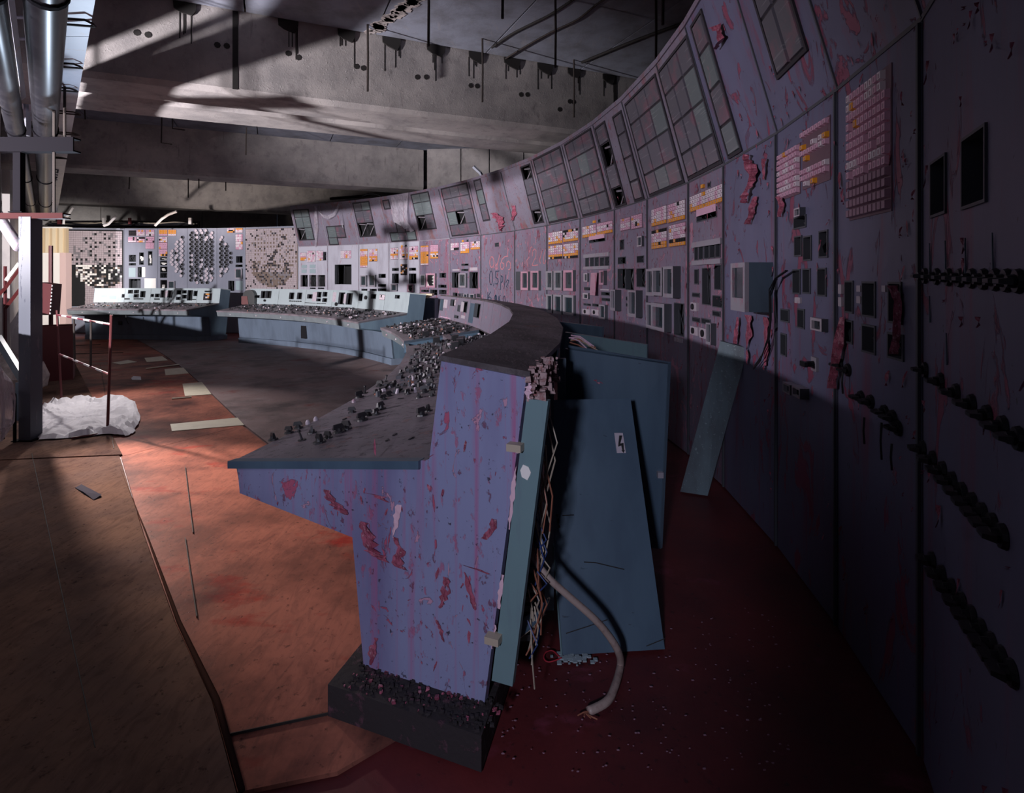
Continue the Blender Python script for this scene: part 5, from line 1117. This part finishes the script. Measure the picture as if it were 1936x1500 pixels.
a_, b_ = aty(70, 596, 8.9), aty(98, 534, 8.9); mb = MB(); mb.hexa([a_, a_+V((.20, 0, 0)), a_+V((.20, .2, 0)), a_+V((0, .2, 0)), V((a_.x, a_.y, b_.z)), V((b_.x, a_.y, b_.z-.03)), V((b_.x, a_.y+.2, b_.z-.03)), V((a_.x, a_.y+.2, b_.z))]); mb.build('box_body', M_maroon, rx)
mb = MB()
for k in range(9): t = k/9; p = a_.lerp(V((b_.x, a_.y, b_.z-.03)), 1)*1; q0 = a_+V((.20, 0, 0)); q1 = V((b_.x, a_.y, b_.z-.03)); z = q0.lerp(q1, t+.03); z2 = q0.lerp(q1, t+.085); mb.hexa([z+V((0, -.004, 0)), z+V((.016, -.004, 0)), z+V((.016, .01, 0)), z+V((0, .01, 0)), z2+V((0, -.004, 0)), z2+V((.016, -.004, 0)), z2+V((.016, .01, 0)), z2+V((0, .01, 0))])
mb.build('toothed_edge', M_tape2, rx)
mb = MB(); mb.tube([V((a_.x+.04, a_.y+.22, 0)), V((a_.x+.04, a_.y+.22, b_.z+.6))], .03, 6); mb.build('post', M_maroon, rx)
# red hood between the two far desks
rh = thing('red_hood', aty(470, 560, 13.2), 'dark red domed hood standing between the two far desks', 'hood')
c_ = aty(470, 568, 13.4); mb = MB(); pr_ = [(.14*math.cos(a*math.pi/8), .12+.13*math.sin(a*math.pi/8)) for a in range(9)]; mb.prism([c_+V((x, 0, z)) for x, z in [(.14, -.1)]+pr_+[(-.14, -.1)]], (0, .2, 0)); mb.build('hood_shell', M_dark, rh)
mb = MB(); mb.prism([c_+V((x-.05, -.012, z)) for x, z in ((-.12, -.1), (-.12, .10), (.02, .10), (.05, -.1))], (0, .02, 0)); mb.build('red_front', M_redpaint, rh)
mb = MB(); mb.box(-.05, .05, .05, .15, -c_.z, -.1, 0, lambda x, y_, z: c_+V((x, y_, z))); mb.build('stand', M_dark, rh)
# dark green cabinet and cream cover between the middle and near desk
gc = thing('green_cabinet', aty(797, 640, 10.6), 'dark green cabinet squeezed between the middle and near desks', 'cabinet'); gc.location.z = 0
p0 = aty(796, 560, 10.6); mb = MB(); mb.box(-.24, .26, 0, .5, .0, 1.16, 0, lambda x, y_, z: V((p0.x+x, p0.y+y_, z))); mb.build('cabinet_body', M_teal, gc)
mb = MB(); mb.box(-.22, .24, -.015, 0, .05, 1.12, 0, lambda x, y_, z: V((p0.x+x, p0.y+y_, z))); mb.build('cabinet_door', M_door, gc)
mb = MB(); prf = [(-.19, .03), (-.19, .09), (.20, .09), (.20, .05), (.10, .005), (-.1, .0)]; mb.prism([V((p0.x+x, p0.y+.06, 1.16+z)) for x, z in prf], (0, .3, 0)); tag(mb.build('cream_cover', M_cream), 'cream curved cover lying on top of the dark green cabinet', 'cover')

# ---------------------------------------------------------------- column, pipes and ceiling gear on the left
col_ = thing('steel_column', onz(55, 835), 'tall blue painted steel column standing on the walkway edge', 'column')
p0 = onz(55, 835); mb = MB(); wd = .10
fx = lambda x, y_, z: V((p0.x+x, p0.y+y_, z))
mb.box(-.10, .012, 0, .012, .012, 2.14, 0, fx); mb.build('front_flange', M_pillar, col_)
mb = MB(); mb.box(.0, .012, .012, .125, .012, 2.14, 0, fx); mb.box(-.10, .012, .125, .137, .012, 2.14, 0, fx); mb.build('web', M_pillar, col_)
mb = MB(); mb.box(-.14, .06, -.04, .18, 0, .012, 0, fx); mb.build('base_plate', M_chan, col_)
def pipe(off, z, r, y0, y1, lab):
    P_ = [V((-.84*y+off, y, z)) for y in [y0+(y1-y0)*i/14 for i in range(15)]]; o = thing('overhead_pipe', P_[0], lab, 'pipe', None)
    mb = MB(); mb.tube(P_, r, 18); mb.build('pipe_run', M_steel, o, smooth=True)
    for k in (2, 5, 8, 11):
        m2 = MB(); d = (P_[1]-P_[0]).normalized(); m2.tube([P_[k]-d*.025, P_[k]+d*.025], r*1.1, 18); m2.build('pipe_band', M_chan, o)
pipe(0, 3.25, .11, 1.2, 15.5, 'thick steel pipe running along the ceiling beside the white trunking')
pipe(-.34, 3.25, .085, 1.2, 15.5, 'thinner steel pipe running along the ceiling left of the thick pipe')
sp_ = thing('slanting_pipe', aty(36, 468, 5.42), 'bare steel pipe slanting down to the column below the red channel', 'pipe')
mb = MB(); mb.tube([aty(-14, 392, 5.75), aty(36, 468, 5.45)], .05, 12); mb.build('pipe_run', M_frame, sp_, smooth=True)
tr = thing('ceiling_trunking', V((-3, 4, 3.4)), 'long white trunking strip under the ceiling with rust spots and faint lettering', 'trunking')
for k in range(9):
    y0, y1 = 1.0+k*1.62, 1.0+(k+1)*1.62-.008; z = 3.40; mb = MB(); mb.hexa([(-.84*y0+.0, y0, z), (-.84*y0+.33, y0, z), (-.84*y1+.33, y1, z), (-.84*y1+.0, y1, z), (-.84*y0+.0, y0, z+.05), (-.84*y0+.33, y0, z+.05), (-.84*y1+.33, y1, z+.05), (-.84*y1+.0, y1, z+.05)]); mb.build('trunking_cover', M_trunk, tr)
for (u, v) in ((150, 38), (130, 121), (124, 167), (132, 212), (132, 252), (112, 287), (112, 298)):
    p = onz(u, v, 3.37); mb = MB(); mb.tube([p+V((-.22, 0, .02)), p+V((.04, 0, 0)), p+V((.05, .06, 0)), p+V((.04, .10, 0)), p+V((-.22, .10, .02))], .009, 5); mb.build('wire_clip', M_rebar, tr)
lt = MB(); TP = Pl((-.84*8, 8, 3.399), (-.84, 1, 0), (1, .84, 0), 9, 1)
def lstroke(pts):
    P_ = [onz(a, b, 3.397) for a, b in pts]
    lt.tube(P_, .012, 4)
for s in ([(104, 320), (110, 321), (109, 327), (104, 325)], [(104, 330), (109, 331)], [(104, 334), (108, 335), (104, 339), (108, 340)], [(103, 341), (106, 337), (104, 344)], [(102, 349), (105, 351), (102, 354)], [(98, 348), (101, 353), (98, 353)], [(98, 360), (102, 362)], [(97, 366), (101, 370), (98, 373)], [(96, 377), (99, 379)]): lstroke(s)
lt.build('painted_lettering', M_grafb, tr)
def channel(u0, u1, v0, v1, y, m, lab, name='cross_channel', tilt_=0):
    a, b = aty(u0, v1, y), aty(u1, v0, y); mb = MB(); t = .014
    fx_ = lambda x, y_, z: V((x, y+y_-tilt_*(x-a.x), z))
    mb.box(a.x, b.x, 0, t, a.z, b.z, 0, fx_); mb.box(a.x, b.x, t, .1, b.z-t, b.z, 0, fx_); mb.box(a.x, b.x, t, .1, a.z, a.z+t, 0, fx_)
    o = thing(name, V((b.x, y, a.z)), lab, 'bracket'); mb.build('channel_section', m, o)
    h = MB(); hx = b.x-.12; h.tube([fx_(hx, .05, b.z), V((hx, y+.05, ZC))], .012, 6); h.tube([fx_(a.x+.1, .05, b.z), V((a.x+.1, y+.05, ZC))], .012, 6); h.build('hanger_rod', M_rebar, o)
channel(-60, 138, 259, 286, 5.3, M_chan, 'black steel channel crossing under the overhead pipes at the upper left')
channel(-30, 118, 402.5, 413, 5.29, M_redch, 'dark red steel channel lying across the top of the blue column')
# ladder rack and posts at the top left
lr = thing('cable_ladder', aty(30, 100, 5.4), 'grey cable ladder hanging under the ceiling at the top left corner', 'cable ladder')
A_, B_ = aty(12, -40, 4.6), aty(45, 225, 7.6); A2, B2 = aty(52, -40, 4.6), aty(58, 225, 7.6)
for a, b in ((A_, B_), (A2, B2)):
    mb = MB(); mb.hexa([a+V((-.02, 0, -.03)), a+V((.02, 0, -.03)), b+V((.02, 0, -.03)), b+V((-.02, 0, -.03)), a+V((-.02, 0, .03)), a+V((.02, 0, .03)), b+V((.02, 0, .03)), b+V((-.02, 0, .03))]); mb.build('side_rail', M_trunk, lr)
for k in range(8):
    t = (k+.5)/8; mb = MB(); mb.tube([A_.lerp(B_, t), A2.lerp(B2, t)], .014, 6); mb.build('rung', M_trunk, lr)
gb = thing('grey_strut', aty(18, 90, 5.0), 'pale painted strut slanting across the top left corner', 'strut')
mb = MB(); a, b = aty(-2, -30, 3.9), aty(32, 190, 5.6); mb.hexa([a+V((-.06, 0, 0)), a+V((.05, 0, 0)), b+V((.05, 0, 0)), b+V((-.06, 0, 0)), a+V((-.06, .05, .05)), a+V((.05, .05, .05)), b+V((.05, .05, .05)), b+V((-.06, .05, .05))]); mb.build('strut_bar', M_trunk, gb)
gp = thing('hanging_post', aty(43, 60, 6.5), 'light blue steel post hanging between the two overhead pipes', 'post')
a, b = aty(37, 255, 7.2), aty(49, 60, 7.2); mb = MB(); mb.box(a.x, b.x, 7.2, 7.28, a.z, ZC); mb.build('post_bar', M_trunk, gp)
dp2 = thing('dark_post', aty(31, 402, 5.33), 'short dark steel post between the black channel and the red channel', 'post')
a, b = aty(24, 402, 5.33), aty(38, 286, 5.33); mb = MB(); mb.box(a.x, b.x, 5.33, 5.39, a.z, b.z); mb.build('post_bar', M_chan, dp2)
for sgn in (0, 1):
    mb = MB(); mb.box(a.x-.03, b.x+.03, 5.31, 5.41, (a.z if sgn == 0 else b.z-.01), (a.z+.01 if sgn == 0 else b.z)); mb.build('end_plate', M_chan, dp2)
br = thing('red_stair_rail', aty(20, 540, 9.6), 'dark red slanting rails with pale step edge at the far left wall', 'railing')
for (u0, v0, u1, v1, m) in ((10, 545, 37, 508, M_redpaint), (10, 583, 37, 548, M_redpaint), (11, 530, 36, 497, M_paper)):
    a, b = aty(u0, v0, 9.3), aty(u1, v1, 9.3); mb = MB(); mb.tube([a, b], .03, 4); mb.build('rail', m, br)
for (u0, v0, u1, v1) in ((-5, 560, 10, 545), (37, 508, 52, 488), (37, 548, 52, 528)):
    a, b = aty(u0, v0, 9.3), aty(u1, v1, 9.3); mb = MB(); mb.tube([a, b], .03, 4); mb.build('rail', M_redpaint, br)
for u in (10, 50):
    a = aty(u, 600, 9.36); mb = MB(); mb.tube([V((a.x, a.y, 0)), V((a.x, a.y, 1.75))], .025, 5); mb.build('rail_post', M_maroon, br)
bs = thing('blue_strut', aty(20, 700, 6.6), 'blue steel strut slanting down to the column foot', 'strut')
a, b = aty(-6, 655, 6.4), aty(38, 728, 6.0); d = V((.0, .0, .09)); mb = MB(); mb.hexa([a, b, b+V((0, .06, 0)), a+V((0, .06, 0)), a+d*1.4, b+d*1.4, b+d*1.4+V((0, .06, 0)), a+d*1.4+V((0, .06, 0))]); mb.build('strut_bar', M_door, bs)
mb = MB(); q_ = V((b.x-.04, b.y+.02, 0)); mb.box(q_.x-.03, q_.x+.03, q_.y, q_.y+.06, 0, b.z+.02); mb.build('strut_foot', M_door, bs)
rr = random.Random(21)
def lump(name, c, rx_, ry_, rz_, m, lab, cat, seg=10):
    mb = MB(); R_ = []
    for j in range(7):
        th = math.pi*j/6; row = []
        for i in range(seg):
            a = 2*math.pi*i/seg; k = 1+rr.uniform(-.22, .22); row.append(c+V((rx_*k*math.sin(th)*math.cos(a), ry_*k*math.sin(th)*math.sin(a), rz_*(1-math.cos(th))*.5*(1+rr.uniform(-.1, .1)))))
        R_.append(row)
    for j in range(6):
        for i in range(seg): k = (i+1) % seg; mb.poly([R_[j][i], R_[j][k], R_[j+1][k], R_[j+1][i]])
    o = mb.build(name, m); tag(o, lab, cat); return o
lump('plastic_bag', onz(-12, 845), .14, .14, .78, M_plastic, 'crumpled clear plastic bag at the left edge of the view', 'bag')
lump('concrete_lump', aty(26, 690, 7.2)-V((0, 0, aty(26, 690, 7.2).z)), .34, .3, .55, M_rubble, 'broken concrete lump behind the blue column', 'rubble')
lump('white_sack', aty(36, 655, 9.0)-V((0, 0, aty(36, 655, 9.0).z)), .1, .12, 1.0, M_cloth, 'white sack leaning behind the column', 'sack')
sc2 = thing('scaffold_frame', onz(18, 838), 'dark scaffold frame standing at the left edge near the plastic bag', 'frame')
for (u, v) in ((6, 832), (28, 838)):
    p = onz(u, v); mb = MB(); mb.tube([p, p+V((0, 0, .46))], .014, 5); mb.build('leg', M_chan, sc2)
p, q_ = onz(6, 832), onz(28, 838)
for z in (.2, .46):
    mb = MB(); mb.tube([p+V((0, 0, z)), q_+V((0, 0, z))], .012, 5); mb.build('crossbar', M_chan, sc2)
# stuff hanging over the mimic boards
lab2 = ['pale lath hanging over the torn mimic board', 'pale bent lath hanging over the round dial field', 'short pale lath hanging beside the red pipe channel']
for lb, pp in zip(lab2, (((196, 427), (205, 424), (219, 409)), ((293, 427), (306, 414), (318, 406), (334, 400)), ((120, 424), (121, 414), (128, 408), (138, 392)))):
    mb = MB(); mb.tube([aty(u, v, 15.0) for u, v in pp], .035, 4); tag(mb.build('hanging_lath', M_wwall), lb, 'lath', 'laths hanging over the mimic boards')
ct = thing('cable_tray', aty(220, 421, 16.0), 'dark cable tray full of cables above the mimic boards', 'cable tray')
a, b = aty(90, 427, 16.2), aty(356, 413, 16.2); mb = MB(); mb.box(a.x, b.x, 16.2, 16.8, a.z, a.z+.03); mb.box(a.x, b.x, 16.75, 16.8, a.z, a.z+.18); mb.build('tray', M_chan, ct)
for k in range(9):
    mb = MB(); y = 16.25+.05*k; mb.tube([V((a.x+(b.x-a.x)*i/8, y, a.z+.05+.03*math.sin(i*1.7+k)+.02*(k % 3))) for i in range(9)], .016, 5); mb.build('tray_cable', [M_dark, M_steel, M_wire][k % 3], ct)
for k, (u, wd) in enumerate(((108, 6), (193, 4), (242, 4), (356, 5))):
    a_, b_ = aty(u, 424, 16.1), aty(u+wd, 412, 16.1); mb = MB(); mb.box(a_.x, b_.x, 16.1, 16.16, a_.z, b_.z); mb.build('tray_hanger', M_wwall if k % 2 else M_maroon, ct)
mb = MB(); a, b = aty(624, 376, 15.6), aty(700, 370, 15.6); mb.tube([a, b], .04, 5); tag(mb.build('dark_batten', M_rebar), 'dark batten lying on top of the panels below the rear wall', 'batten')
cable('top_cable', [aty(u, v, 15.4) for u, v in ((684, 371), (700, 367), (712, 368), (722, 372))], .025, M_dark, 'black cable looping over the top edge of the panels')
mb = MB(); a, b = aty(895, 315, 10.9), aty(908, 327, 10.9); mb.tube([a, b, aty(913, 336, 10.95)], .035, 4); tag(mb.build('light_batten', M_trunk), 'short pale batten sticking up behind the top of the panels', 'batten')
